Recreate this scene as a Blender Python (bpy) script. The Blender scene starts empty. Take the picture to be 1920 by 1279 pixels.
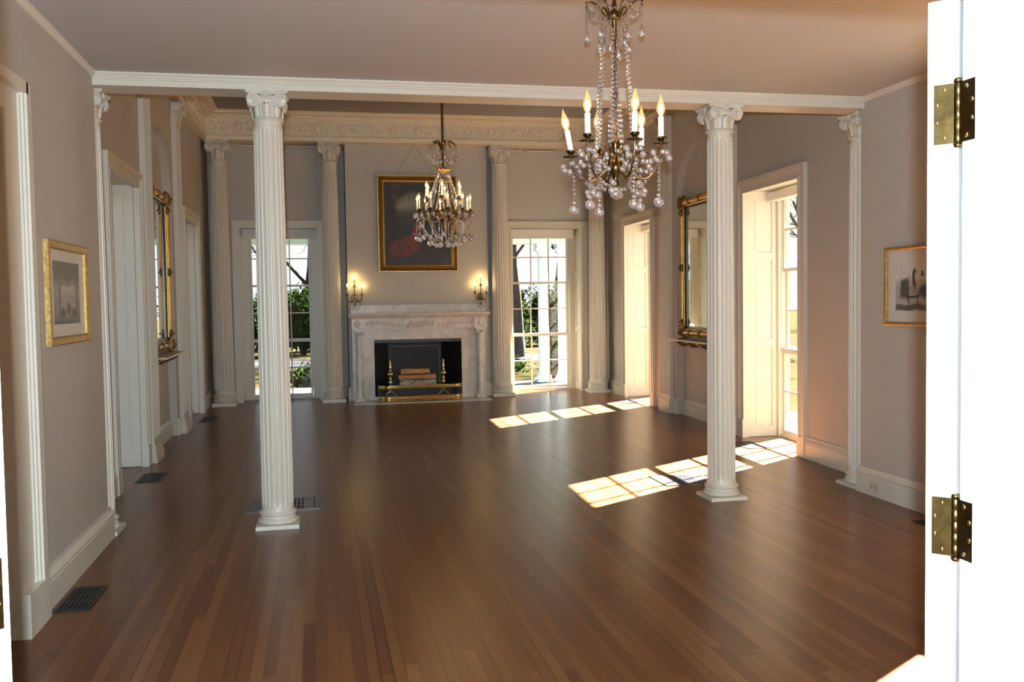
# Exposure of the daylight, the flash and the lamps
SKY, SUN, FLASH, EXPO, BULB = 1.2, 240.0, 1130.0, 0.12, 450.0
import bpy, bmesh, math, random
from mathutils import Vector, Matrix

random.seed(11)
PI = math.pi
scene = bpy.context.scene
COL = scene.collection
ORI = {}
C_, S_ = math.cos, math.sin


# ------------------------------------------------------------------ tagging
def tag(o, label=None, cat=None, group=None, kind=None):
    if label:
        o["label"] = label
    if cat:
        o["category"] = cat
    if group:
        o["group"] = group
    if kind:
        o["kind"] = kind
    return o


def empty(name, loc, label=None, cat=None, group=None, kind=None):
    o = bpy.data.objects.new(name, None)
    o.empty_display_size = 0.1
    COL.objects.link(o)
    o.location = loc
    ORI[o.name] = Vector(loc)
    return tag(o, label, cat, group, kind)


# ------------------------------------------------------------------ mesh builder
class MB:
    def __init__(self, F=None):
        self.v, self.f, self.s = [], [], []
        self.F = F

    def add(self, verts, faces, smooth=False):
        b = len(self.v)
        if self.F:
            self.v.extend(Vector(self.F(*p)) for p in verts)
        else:
            self.v.extend(Vector(p) for p in verts)
        for q in faces:
            self.f.append(tuple(b + i for i in q))
            self.s.append(smooth)
        return self

    def box(self, a0, a1, b0, b1, c0, c1):
        v = [(a, b, c) for c in (c0, c1) for b in (b0, b1) for a in (a0, a1)]
        return self.add(v, [(0, 2, 3, 1), (4, 5, 7, 6), (0, 1, 5, 4), (2, 6, 7, 3), (0, 4, 6, 2), (1, 3, 7, 5)])

    def hexa(self, bot, top):
        """bot/top: four points each, same winding"""
        return self.add(list(bot) + list(top), [(3, 2, 1, 0), (4, 5, 6, 7)] + [(i, (i + 1) % 4, 4 + (i + 1) % 4, 4 + i) for i in range(4)])

    def prism(self, pa, pb, smooth=False):
        n = len(pa)
        return self.add(list(pa) + list(pb), [tuple(range(n - 1, -1, -1)), tuple(range(n, 2 * n))]).add(
            list(pa) + list(pb), [(i, (i + 1) % n, n + (i + 1) % n, n + i) for i in range(n)], smooth)

    def mould(self, prof, s0, s1):
        """profile of (d, z) swept along s (frame coordinates)"""
        return self.prism([(s0, d, z) for d, z in prof], [(s1, d, z) for d, z in prof])

    def lathe(self, prof, cx, cy, n=24, smooth=True, z0=0.0):
        v, f = [], []
        m = len(prof)
        for r, z in prof:
            for k in range(n):
                a = 2 * PI * k / n
                v.append((cx + r * C_(a), cy + r * S_(a), z0 + z))
        for i in range(m - 1):
            for k in range(n):
                k2 = (k + 1) % n
                f.append((i * n + k, i * n + k2, (i + 1) * n + k2, (i + 1) * n + k))
        self.add(v, f, smooth)
        self.add(v[:n], [tuple(range(n - 1, -1, -1))])
        self.add(v[-n:], [tuple(range(n))])
        return self

    def tube(self, path, r, n=8, smooth=True, closed=False):
        P = [Vector(p) for p in path]
        m = len(P)
        R = r if isinstance(r, (list, tuple)) else [r] * m
        T = []
        for i in range(m):
            if closed:
                t = P[(i + 1) % m] - P[i - 1]
            else:
                t = P[min(i + 1, m - 1)] - P[max(i - 1, 0)]
            T.append(t.normalized() if t.length > 1e-9 else Vector((0, 0, 1)))
        up = Vector((0, 0, 1)) if abs(T[0].z) < 0.9 else Vector((1, 0, 0))
        u = T[0].cross(up).normalized()
        v, f = [], []
        for i in range(m):
            u = (u - T[i] * u.dot(T[i]))
            u = u.normalized() if u.length > 1e-6 else T[i].orthogonal().normalized()
            w = T[i].cross(u)
            for k in range(n):
                a = 2 * PI * k / n
                v.append(tuple(P[i] + (u * C_(a) + w * S_(a)) * R[i]))
        for i in range(m if closed else m - 1):
            j = (i + 1) % m
            for k in range(n):
                k2 = (k + 1) % n
                f.append((i * n + k, i * n + k2, j * n + k2, j * n + k))
        self.add(v, f, smooth)
        if not closed:
            self.add(v[:n], [tuple(range(n - 1, -1, -1))])
            self.add(v[-n:], [tuple(range(n))])
        return self

    def ribbon(self, path, width, thick, side, smooth=True):
        """flat strip with thickness along a path; side = direction of its width"""
        P = [Vector(p) for p in path]
        m = len(P)
        W = width if isinstance(width, (list, tuple)) else [width] * m
        sd = Vector(side).normalized()
        v, f = [], []
        for i in range(m):
            t = (P[min(i + 1, m - 1)] - P[max(i - 1, 0)]).normalized()
            nn = t.cross(sd).normalized()
            for a, b in ((-1, -1), (1, -1), (1, 1), (-1, 1)):
                v.append(tuple(P[i] + sd * (a * W[i] / 2) + nn * (b * thick / 2)))
        for i in range(m - 1):
            for k in range(4):
                k2 = (k + 1) % 4
                f.append((i * 4 + k, i * 4 + k2, i * 4 + 4 + k2, i * 4 + 4 + k))
        self.add(v, f, smooth)
        self.add(v[:4], [(3, 2, 1, 0)])
        self.add(v[-4:], [(0, 1, 2, 3)])
        return self

    def ball(self, c, r, nu=12, nv=8, sc=(1, 1, 1), smooth=True):
        v = [(c[0], c[1], c[2] - r * sc[2])]
        for i in range(1, nv):
            t = -PI / 2 + PI * i / nv
            for k in range(nu):
                a = 2 * PI * k / nu
                v.append((c[0] + r * sc[0] * C_(t) * C_(a), c[1] + r * sc[1] * C_(t) * S_(a), c[2] + r * sc[2] * S_(t)))
        v.append((c[0], c[1], c[2] + r * sc[2]))
        f = []
        for k in range(nu):
            k2 = (k + 1) % nu
            f.append((0, 1 + k2, 1 + k))
            for i in range(nv - 2):
                a = 1 + i * nu
                f.append((a + k, a + k2, a + nu + k2, a + nu + k))
            a = 1 + (nv - 2) * nu
            f.append((a + k, a + k2, len(v) - 1))
        return self.add(v, f, smooth)

    def build(self, name, mat, parent=None, origin=None, bevel=0.0):
        if parent is not None:
            L = ORI[parent.name]
        else:
            L = Vector(origin) if origin is not None else Vector((0, 0, 0))
        me = bpy.data.meshes.new(name)
        me.from_pydata([tuple(p - L) for p in self.v], [], self.f)
        me.polygons.foreach_set("use_smooth", self.s)
        bm = bmesh.new()
        bm.from_mesh(me)
        bmesh.ops.recalc_face_normals(bm, faces=bm.faces)
        bm.to_mesh(me)
        bm.free()
        me.materials.append(mat)
        o = bpy.data.objects.new(name, me)
        COL.objects.link(o)
        if parent is not None:
            o.parent = parent
        else:
            o.location = L
        ORI[o.name] = L
        if bevel:
            b = o.modifiers.new("bevel", "BEVEL")
            b.width = bevel
            b.segments = 2
            b.limit_method = "ANGLE"
            b.angle_limit = math.radians(40)
        return o


def struct(name, mb, mat, label, cat, parent=None):
    o = mb.build(name, mat, parent)
    if parent is None:
        tag(o, label, cat, kind="structure")
    return o


# ------------------------------------------------------------------ materials
class NT:
    def __init__(self, name):
        self.m = bpy.data.materials.new(name)
        self.m.use_nodes = True
        self.t = self.m.node_tree
        self.t.nodes.clear()
        self.out = self.n("ShaderNodeOutputMaterial")

    def n(self, typ, **kw):
        x = self.t.nodes.new(typ)
        for k, v in kw.items():
            setattr(x, k, v)
        return x

    def l(self, a, b):
        self.t.links.new(a, b)

    def put(self, inp, v):
        if hasattr(v, "is_linked") or hasattr(v, "links"):
            self.l(v, inp)
        else:
            inp.default_value = v

    def math(self, op, a, b=None, c=None, clamp=False):
        x = self.n("ShaderNodeMath", operation=op, use_clamp=clamp)
        for i, v in enumerate((a, b, c)):
            if v is not None:
                self.put(x.inputs[i], v)
        return x.outputs[0]

    def mix(self, fac, a, b, mode="MIX"):
        x = self.n("ShaderNodeMix", data_type="RGBA", blend_type=mode)
        self.put(x.inputs[0], fac)
        self.put(x.inputs[6], a)
        self.put(x.inputs[7], b)
        return x.outputs[2]

    def noise(self, vec=None, scale=5.0, detail=3.0, rough=0.5):
        x = self.n("ShaderNodeTexNoise")
        x.inputs["Scale"].default_value = scale
        x.inputs["Detail"].default_value = detail
        x.inputs["Roughness"].default_value = rough
        if vec is not None:
            self.l(vec, x.inputs["Vector"])
        return x.outputs["Fac"]

    def ramp(self, fac, stops, interp="LINEAR"):
        x = self.n("ShaderNodeValToRGB")
        cr = x.color_ramp
        cr.interpolation = interp
        while len(cr.elements) < len(stops):
            cr.elements.new(0.5)
        for e, (p, c) in zip(cr.elements, stops):
            e.position = p
            e.color = (c[0], c[1], c[2], 1)
        self.l(fac, x.inputs[0])
        return x.outputs[0]

    def maprange(self, v, a, b, c=0.0, d=1.0, smooth=False):
        x = self.n("ShaderNodeMapRange")
        x.interpolation_type = "SMOOTHSTEP" if smooth else "LINEAR"
        self.put(x.inputs[0], v)
        for i, q in enumerate((a, b, c, d)):
            x.inputs[i + 1].default_value = q
        return x.outputs[0]

    def bsdf(self, color=(0.8, 0.8, 0.8), rough=0.5, metal=0.0, **kw):
        b = self.n("ShaderNodeBsdfPrincipled")
        self.put(b.inputs["Base Color"], (*color, 1) if isinstance(color, tuple) and len(color) == 3 else color)
        self.put(b.inputs["Roughness"], rough)
        self.put(b.inputs["Metallic"], metal)
        for k, v in kw.items():
            self.put(b.inputs[k.replace("_", " ")], v)
        self.l(b.outputs[0], self.out.inputs[0])
        return b

    def bump(self, b, h, strength=0.2, dist=0.01):
        x = self.n("ShaderNodeBump")
        x.inputs["Strength"].default_value = strength
        x.inputs["Distance"].default_value = dist
        self.l(h, x.inputs["Height"])
        self.l(x.outputs[0], b.inputs["Normal"])


def srgb(r, g, b):
    f = lambda c: (c / 255 / 12.92) if c / 255 <= 0.04045 else ((c / 255 + 0.055) / 1.055) ** 2.4
    return (f(r), f(g), f(b))


def plain(name, color, rough=0.5, metal=0.0, var=0.06, scale=8.0, bump=0.0, bscale=60.0, **kw):
    t = NT(name)
    tc = t.n("ShaderNodeTexCoord").outputs["Object"]
    nz = t.noise(tc, scale, 4.0)
    dk = tuple(max(0, c * (1 - var)) for c in color)
    lt = tuple(min(1, c * (1 + var)) for c in color)
    c = t.ramp(nz, [(0.3, dk), (0.7, lt)])
    b = t.bsdf(c, rough, metal, **kw)
    if bump:
        t.bump(b, t.noise(tc, bscale, 3.0), bump, 0.004)
    return t.m


M = {}
M["wall"] = plain("wall_paint_lilac", (0.460, 0.430, 0.375), 0.55, var=0.02, scale=3, bump=0.05, bscale=90)
M["ceil"] = plain("ceiling_paint_lilac", (0.465, 0.452, 0.425), 0.7, var=0.02, scale=2, bump=0.04, bscale=80)
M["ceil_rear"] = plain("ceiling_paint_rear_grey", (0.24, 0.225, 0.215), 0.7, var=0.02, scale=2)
M["white"] = plain("trim_paint_white", (0.630, 0.585, 0.485), 0.38, var=0.015, scale=6, bump=0.03, bscale=40)
M["door"] = plain("door_paint_gloss_white", (0.62, 0.63, 0.63), 0.3, var=0.01)
M["plaster"] = plain("ornament_plaster_cream", (0.78, 0.69, 0.52), 0.5, var=0.05, scale=20)
M["blind"] = plain("blind_fabric_cream", (0.72, 0.68, 0.60), 0.7, var=0.02)
M["brass"] = plain("brass_aged", (0.105, 0.070, 0.025), 0.28, 1.0, var=0.3, scale=40, bump=0.05, bscale=120)
M["brass_bright"] = plain("brass_polished", (0.78, 0.60, 0.26), 0.14, 1.0, var=0.1, scale=30)
M["bronze"] = plain("bronze_dark", (0.17, 0.105, 0.045), 0.32, 1.0, var=0.3, scale=50)
M["gilt"] = plain("gilt_frame", (0.60, 0.36, 0.10), 0.36, 0.85, var=0.25, scale=35, bump=0.25, bscale=90)
M["gilt_dark"] = plain("gilt_worn_dark", (0.22, 0.12, 0.035), 0.42, 0.7, var=0.4, scale=30, bump=0.3, bscale=70)
M["gilt_pale"] = plain("gilt_leaf_pale", (0.66, 0.47, 0.18), 0.36, 0.85, var=0.18, scale=60, bump=0.3, bscale=110)
M["gilt_brown"] = plain("gilt_frame_brown", (0.26, 0.135, 0.035), 0.38, 0.75, var=0.3, scale=30, bump=0.2, bscale=80)
M["iron"] = plain("register_black_iron", (0.018, 0.019, 0.021), 0.42, 0.3, var=0.2)
M["iron_worn"] = plain("register_grey_steel", (0.10, 0.10, 0.105), 0.35, 0.6, var=0.2)
M["duct_shade"] = plain("duct_shade_black", (0.004, 0.004, 0.004), 0.9)
M["soot"] = plain("firebox_soot", (0.012, 0.011, 0.010), 0.6, var=0.5, scale=6)
M["candle"] = plain("candle_sleeve_white", (0.82, 0.80, 0.76), 0.45, var=0.02)
M["plate"] = plain("outlet_plate_ivory", (0.52, 0.48, 0.37), 0.4)
M["ivory"] = plain("socket_ivory", (0.40, 0.36, 0.27), 0.4)
M["gilt_mid"] = plain("gilt_frame_leaf", (0.52, 0.335, 0.105), 0.36, 0.85, var=0.3, scale=50, bump=0.35, bscale=100)
M["dark"] = plain("slot_dark", (0.02, 0.02, 0.02), 0.6)
M["wire"] = plain("hanging_wire", (0.14, 0.11, 0.09), 0.5, 0.5)
M["black_edge"] = plain("mirror_black_fillet", (0.012, 0.010, 0.008), 0.3)
M["porch_wall"] = plain("porch_paint_pale_green", (0.66, 0.74, 0.64), 0.6, var=0.03)
M["porch_col"] = plain("porch_paint_shade_blue", (0.66, 0.76, 0.80), 0.5, var=0.02)  # blue cast of the shade is put into the column colour
M["porch_floor"] = plain("porch_floor_grey", (0.035, 0.04, 0.048), 0.8, var=0.08, Specular_IOR_Level=0.1)
M["bark"] = plain("tree_bark_grey", (0.030, 0.026, 0.023), 0.9, var=0.5, scale=9, bump=0.5, bscale=25, Specular_IOR_Level=0.0)
M["bark_pale"] = plain("tree_bark_pale", (0.050, 0.046, 0.042), 0.9, var=0.4, scale=7, bump=0.4, bscale=20, Specular_IOR_Level=0.0)
M["leaf"] = plain("evergreen_leaves", (0.0090, 0.0190, 0.0045), 0.9, var=0.5, scale=4, Specular_IOR_Level=0.0)
M["leaf2"] = plain("shrub_leaves_olive", (0.0170, 0.0250, 0.0070), 0.9, var=0.45, scale=4, Specular_IOR_Level=0.0)
M["road"] = plain("drive_grey_asphalt", (0.028, 0.028, 0.030), 0.9, var=0.08, scale=3, Specular_IOR_Level=0.0)


def m_marble():
    t = NT("marble_white_veined")
    tc = t.n("ShaderNodeTexCoord").outputs["Object"]
    n1 = t.noise(tc, 2.2, 8.0, 0.65)
    v = t.math("ABSOLUTE", t.math("SUBTRACT", n1, 0.5))
    vein = t.maprange(v, 0.0, 0.035, 1.0, 0.0, True)
    n2 = t.noise(tc, 5.0, 5.0)
    base = t.ramp(n2, [(0.3, (0.58, 0.545, 0.49)), (0.7, (0.76, 0.725, 0.66))])
    c = t.mix(t.math("MULTIPLY", vein, 0.28), base, (0.34, 0.31, 0.28, 1))
    t.bsdf(c, 0.32)
    return t.m


M["marble"] = m_marble()


def m_floor():
    t = NT("floor_oak_strips")
    g = t.n("ShaderNodeNewGeometry")
    sp = t.n("ShaderNodeSeparateXYZ")
    t.l(g.outputs["Position"], sp.inputs[0])
    x, y = sp.outputs[0], sp.outputs[1]
    xs = t.math("DIVIDE", t.math("ADD", x, 10.0), 0.0535)
    row = t.math("FLOOR", xs)
    fx = t.math("FRACT", xs)
    w1 = t.n("ShaderNodeTexWhiteNoise", noise_dimensions="1D")
    t.l(row, w1.inputs["W"])
    ys = t.math("ADD", t.math("DIVIDE", y, 2.3), t.math("MULTIPLY", w1.outputs["Value"], 17.0))
    pid = t.math("FLOOR", ys)
    fy = t.math("FRACT", ys)
    cb = t.n("ShaderNodeCombineXYZ")
    t.l(row, cb.inputs[0])
    t.l(pid, cb.inputs[1])
    w2 = t.n("ShaderNodeTexWhiteNoise", noise_dimensions="2D")
    t.l(cb.outputs[0], w2.inputs["Vector"])
    c = t.ramp(w2.outputs["Value"], [(0.0, (0.104, 0.036, 0.0125)), (0.25, (0.130, 0.048, 0.0165)), (0.55, (0.144, 0.056, 0.0190)),
                                      (0.8, (0.162, 0.066, 0.0225)), (0.93, (0.190, 0.081, 0.0290)), (1.0, (0.078, 0.022, 0.0110))])
    cg = t.n("ShaderNodeCombineXYZ")
    t.l(t.math("MULTIPLY", x, 45.0), cg.inputs[0])
    t.l(t.math("MULTIPLY", y, 3.0), cg.inputs[1])
    t.l(t.math("MULTIPLY", pid, 3.7), cg.inputs[2])
    gr = t.noise(cg.outputs[0], 1.0, 4.0, 0.6)
    c = t.mix(0.22, c, t.ramp(gr, [(0.3, (0.6, 0.55, 0.5)), (0.7, (1.3, 1.3, 1.3))]), "MULTIPLY")
    cw = t.n("ShaderNodeCombineXYZ")
    t.l(x, cw.inputs[0])
    t.l(t.math("MULTIPLY", y, 0.5), cw.inputs[1])
    wear = t.noise(cw.outputs[0], 1.3, 5.0, 0.6)
    c = t.mix(t.maprange(wear, 0.40, 0.80, 0.0, 0.25), c, (0.155, 0.064, 0.027, 1))
    # gaps between strips; some boards have shrunk more than others
    edge = t.math("MINIMUM", fx, t.math("SUBTRACT", 1.0, fx))
    gw = t.math("MULTIPLY_ADD", w1.outputs["Value"], 0.040, 0.016)
    gap = t.math("LESS_THAN", edge, gw)
    gend = t.math("LESS_THAN", fy, 0.0022)
    gap = t.math("MAXIMUM", gap, gend)
    gs = t.maprange(w1.outputs["Value"], 0.45, 0.95, 0.30, 0.85)
    c = t.mix(t.math("MULTIPLY", gap, gs), c, (0.030, 0.011, 0.006, 1))
    ro = 0.278
    b = t.bsdf(c, ro)
    b.inputs["Specular IOR Level"].default_value = 0.26
    return t.m


M["floor"] = m_floor()


def m_glasspane():
    t = NT("window_glass")
    tr = t.n("ShaderNodeBsdfTransparent")
    tr.inputs[0].default_value = (0.97, 0.985, 0.98, 1)
    gl = t.n("ShaderNodeBsdfGlossy")
    gl.inputs["Roughness"].default_value = 0.0
    g = t.n("ShaderNodeNewGeometry")
    dt = t.n("ShaderNodeVectorMath", operation="DOT_PRODUCT")
    t.l(g.outputs["Incoming"], dt.inputs[0])
    t.l(g.outputs["Normal"], dt.inputs[1])
    inv = t.math("SUBTRACT", 1.0, t.math("ABSOLUTE", dt.outputs["Value"]), clamp=True)
    fr = t.math("MULTIPLY_ADD", t.math("POWER", inv, 5.0), 0.9, 0.03, clamp=True)
    mx = t.n("ShaderNodeMixShader")
    t.l(fr, mx.inputs[0])
    t.l(tr.outputs[0], mx.inputs[1])
    t.l(gl.outputs[0], mx.inputs[2])
    t.l(mx.outputs[0], t.out.inputs[0])
    return t.m


M["pane"] = m_glasspane()


def m_crystal():
    t = NT("crystal_cut_glass")
    g = t.n("ShaderNodeBsdfGlass")
    g.inputs["IOR"].default_value = 1.55
    g.inputs["Roughness"].default_value = 0.02
    g.inputs["Color"].default_value = (0.97, 0.97, 0.99, 1)
    h = t.n("ShaderNodeBsdfGlossy")          # fine cutting of the surface scatters some light back
    h.inputs["Roughness"].default_value = 0.30
    h.inputs["Color"].default_value = (0.95, 0.95, 1.0, 1)
    mx = t.n("ShaderNodeMixShader")
    mx.inputs[0].default_value = 0.16
    t.l(g.outputs[0], mx.inputs[1])
    t.l(h.outputs[0], mx.inputs[2])
    t.l(mx.outputs[0], t.out.inputs[0])
    return t.m


M["crystal"] = m_crystal()


def m_mirror():
    t = NT("mirror_silvered")
    t.bsdf((0.80, 0.84, 0.78), 0.012, 1.0)
    return t.m


M["mirror"] = m_mirror()


def m_emit(name, color, strength):
    t = NT(name)
    e = t.n("ShaderNodeEmission")
    e.inputs[0].default_value = (*color, 1)
    e.inputs[1].default_value = strength
    t.l(e.outputs[0], t.out.inputs[0])
    return t.m


M["flame"] = m_emit("filament_glow_warm", (1.0, 0.71, 0.32), BULB)


def m_bulb():
    """thin amber-tinted bulb glass lit from inside"""
    t = NT("bulb_glass_amber")
    tr = t.n("ShaderNodeBsdfTransparent")
    tr.inputs[0].default_value = (1.0, 0.93, 0.80, 1)
    gl = t.n("ShaderNodeBsdfGlossy")
    gl.inputs["Roughness"].default_value = 0.03
    e = t.n("ShaderNodeEmission")
    e.inputs[0].default_value = (1.0, 0.66, 0.26, 1)
    e.inputs[1].default_value = 1.5
    m1 = t.n("ShaderNodeMixShader")
    m1.inputs[0].default_value = 0.06
    t.l(tr.outputs[0], m1.inputs[1])
    t.l(gl.outputs[0], m1.inputs[2])
    m2 = t.n("ShaderNodeMixShader")
    m2.inputs[0].default_value = 0.45
    t.l(m1.outputs[0], m2.inputs[1])
    t.l(e.outputs[0], m2.inputs[2])
    t.l(m2.outputs[0], t.out.inputs[0])
    return t.m


M["bulb"] = m_bulb()


def m_birch():
    t = NT("birch_bark")
    tc = t.n("ShaderNodeTexCoord").outputs["Object"]
    mp = t.n("ShaderNodeMapping")
    mp.inputs["Scale"].default_value = (14, 60, 60)
    t.l(tc, mp.inputs[0])
    n = t.noise(mp.outputs[0], 1.0, 3.0)
    c = t.ramp(n, [(0.35, (0.09, 0.07, 0.05)), (0.48, (0.42, 0.37, 0.30)), (0.8, (0.62, 0.57, 0.48))])
    t.bsdf(c, 0.8)
    return t.m


M["birch"] = m_birch()


def m_splitwood():
    t = NT("split_firewood")
    tc = t.n("ShaderNodeTexCoord").outputs["Object"]
    mp = t.n("ShaderNodeMapping")
    mp.inputs["Scale"].default_value = (5, 70, 70)
    t.l(tc, mp.inputs[0])
    n = t.noise(mp.outputs[0], 1.0, 4.0)
    c = t.ramp(n, [(0.3, (0.20, 0.09, 0.035)), (0.55, (0.48, 0.25, 0.10)), (0.8, (0.62, 0.40, 0.20))])
    t.bsdf(c, 0.75)
    return t.m


M["split"] = m_splitwood()


def m_ground():
    t = NT("lawn_winter_grass")
    tc = t.n("ShaderNodeNewGeometry").outputs["Position"]
    n = t.noise(tc, 0.35, 5.0)
    n2 = t.noise(tc, 7.0, 4.0, 0.7)
    a = t.ramp(n, [(0.35, (0.020, 0.0190, 0.0085)), (0.55, (0.027, 0.023, 0.0120)), (0.7, (0.024, 0.0170, 0.0110))])
    b2 = t.ramp(n2, [(0.35, (0.35, 0.30, 0.25)), (0.65, (1.3, 1.25, 1.15))])
    t.bsdf(t.mix(0.6, a, b2, "MULTIPLY"), 1.0, Specular_IOR_Level=0.0)
    return t.m


M["ground"] = m_ground()


def paint(name, axis, base, items, rough=0.4, coat=0.0, grain=0.0):
    """A flat picture: soft blobs and blocks. axis = object axis that runs to the right; items (kind,cx,cz,rx,rz,rot,color,soft,alpha)"""
    t = NT(name)
    tc = t.n("ShaderNodeTexCoord").outputs["Object"]
    sp = t.n("ShaderNodeSeparateXYZ")
    t.l(tc, sp.inputs[0])
    U = sp.outputs[0] if axis[-1] == "x" else sp.outputs[1]
    if axis[0] == "-":
        U = t.math("MULTIPLY", U, -1.0)
    V = sp.outputs[2]
    wob = t.noise(tc, 9.0, 3.0)
    wb = t.math("MULTIPLY", t.math("SUBTRACT", wob, 0.5), 0.05)
    U = t.math("ADD", U, wb)
    V = t.math("SUBTRACT", V, wb)
    cur = (*base, 1)
    for kind, cx, cz, rx, rz, rot, colr, soft, alpha in items:
        du, dv = t.math("SUBTRACT", U, cx), t.math("SUBTRACT", V, cz)
        if rot:
            c, s = C_(rot), S_(rot)
            du, dv = (t.math("ADD", t.math("MULTIPLY", du, c), t.math("MULTIPLY", dv, s)),
                      t.math("SUBTRACT", t.math("MULTIPLY", dv, c), t.math("MULTIPLY", du, s)))
        a = t.math("ABSOLUTE", t.math("DIVIDE", du, rx))
        b = t.math("ABSOLUTE", t.math("DIVIDE", dv, rz))
        if kind == "e":
            d = t.math("SQRT", t.math("ADD", t.math("MULTIPLY", a, a), t.math("MULTIPLY", b, b)))
        else:
            d = t.math("MAXIMUM", a, b)
        f = t.maprange(d, 1 - soft, 1 + soft, alpha, 0.0, True)
        cur = t.mix(f, cur, (*colr, 1))
    if grain:
        n = t.noise(tc, 38.0, 5.0, 0.7)
        cur = t.mix(grain, cur, t.ramp(n, [(0.35, (0.35, 0.33, 0.30)), (0.65, (1.5, 1.5, 1.5))]), "MULTIPLY")
    t.bsdf(cur, rough, Coat_Weight=coat)
    return t.m
# ================================================================== THE ROOM SHELL
ZB = 2.985          # underside of the beam between the two rooms
ZC = 3.07           # front ceiling
ZR = 4.42           # rear ceiling
WC = (8.73, 13.13)  # window centres along the side walls of the rear room
NICHE, NH = 10.77, 0.73


def F_left(s, d, z):
    return (-1.66 - d, s, z)


def F_right(s, d, z):
    return (4.52 + 0.0325 * (s - 8.04) + d, s, z)


def F_back(s, d, z):
    return (s, 14.95 + d, z)


def F_fl(s, d, z):
    return (-1.402 - d, s, z)


def F_fr(s, d, z):
    return (4.165 + d, s, z)


def F_breast(s, d, z):
    return (s, 14.72 + d, z)


def wall_run(mb, s0, s1, z1, T, holes):
    """solid wall from s0 to s1 with floor-standing rectangular openings (a, b, top)"""
    cur = s0
    for a, b, zt in holes:
        mb.box(cur, a, 0, T, 0, z1)
        mb.box(a, b, 0, T, zt, z1)
        cur = b
    mb.box(cur, s1, 0, T, 0, z1)


def niche_bay(mb, c, h, s0, s1, z1, spring, rec, T):
    mb.box(s0, c - h, 0, T, 0, z1)
    mb.box(c + h, s1, 0, T, 0, z1)
    N = 28
    pts = [(c - h * C_(PI * i / N), spring + h * S_(PI * i / N)) for i in range(N + 1)]
    for (a, za), (b, zb) in zip(pts, pts[1:]):
        q = [(a, za), (b, zb), (b, z1), (a, z1)]
        mb.prism([(s, 0, z) for s, z in q], [(s, T, z) for s, z in q])
    mb.box(c - h, c + h, rec, T, 0, spring)
    for (a, za), (b, zb) in zip(pts, pts[1:]):
        q = [(a, spring), (b, spring), (b, zb), (a, za)] if za > spring + 1e-6 or zb > spring + 1e-6 else None
        if q:
            mb.prism([(s, rec, z) for s, z in q], [(s, T, z) for s, z in q])


# floor (one continuous run of boards through hall, front and rear rooms)
struct("floor", MB().box(-3.2, 6.2, -3.2, 15.45, -0.06, 0.0), M["floor"], "narrow strip oak floor running away to the fireplace", "floor")
struct("ceiling", MB().box(-2.2, 4.9, 1.36, 6.53, ZC, ZC + 0.12), M["ceil"], "flat lilac ceiling of the low front room", "ceiling")
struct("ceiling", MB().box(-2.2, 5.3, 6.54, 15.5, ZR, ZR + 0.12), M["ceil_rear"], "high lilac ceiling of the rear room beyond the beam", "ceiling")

for nm, F, lab in (("wall_left", F_left, "lilac left wall of the rear room with shuttered windows and mirror niche"),
                   ("wall_right", F_right, "lilac right wall of the rear room with sunny windows and mirror niche")):
    mb = MB(F)
    wall_run(mb, 6.88, 9.97, ZR, 0.52, [(WC[0] - 0.67, WC[0] + 0.67, 2.71)])
    niche_bay(mb, NICHE, NH, 9.97, 11.58, ZR, 2.75, 0.09, 0.52)
    wall_run(mb, 11.58, 15.45, ZR, 0.52, [(WC[1] - 0.67, WC[1] + 0.67, 2.71)])
    struct(nm, mb, M["wall"], lab, "wall")

# back wall: window bays stand forward between the columns, dark slots beside the chimney breast
BW = (-0.60, 3.70)
mb = MB()
for a, b in ((-2.1, -1.40), (0.19, 0.80), (2.30, 2.91), (4.50, 5.4)):
    mb.box(a, b, 15.36, 15.47, 0, ZR)
for c, a, b in ((BW[0], -1.40, 0.19), (BW[1], 2.91, 4.50)):
    mb.box(a, c - 0.645, 14.95, 15.47, 0, ZR)
    mb.box(c + 0.645, b, 14.95, 15.47, 0, ZR)
    mb.box(c - 0.645, c + 0.645, 14.95, 15.47, 2.74, ZR)
struct("wall_back", mb, M["wall"], "lilac back wall with tall windows either side of the chimney breast", "wall")

mb = MB()
mb.box(0.46, 0.81, 14.72, 15.45, 0, ZR)
mb.box(2.26, 2.70, 14.72, 15.45, 0, ZR)
mb.box(0.81, 2.26, 14.72, 15.45, 0.985, ZR)
struct("wall_chimney", mb, M["wall"], "lilac chimney breast standing forward in the middle of the back wall", "wall")

# front room side walls
mb = MB(F_fl)
wall_run(mb, 1.36, 6.535, ZC + 0.1, 0.5, [(3.40, 4.64, 2.46)])
struct("wall_front_left", mb, M["wall"], "lilac left wall of the front room with the small framed photograph", "wall")
mb = MB(F_fr)
wall_run(mb, 1.36, 6.535, ZC + 0.1, 0.5, [(4.27 - 0.67, 4.27 + 0.67, 2.71)])
struct("wall_front_right", mb, M["wall"], "lilac right wall of the front room half hidden by the open door", "wall")
# short returns closing the corners beside the end columns
struct("wall_return_left", MB().box(-2.2, -1.70, 6.53, 6.9, 0, ZR), M["wall"], "short return of wall behind the left end column", "wall")
struct("wall_return_right", MB().box(4.475, 5.05, 6.53, 6.9, 0, ZR), M["wall"], "short return of wall behind the right end column", "wall")
struct("wall_above_beam", MB().box(-1.72, 4.49, 6.545, 6.74, ZC + 0.005, ZR), M["wall"], "wall over the beam on the rear room side", "wall")

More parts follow.
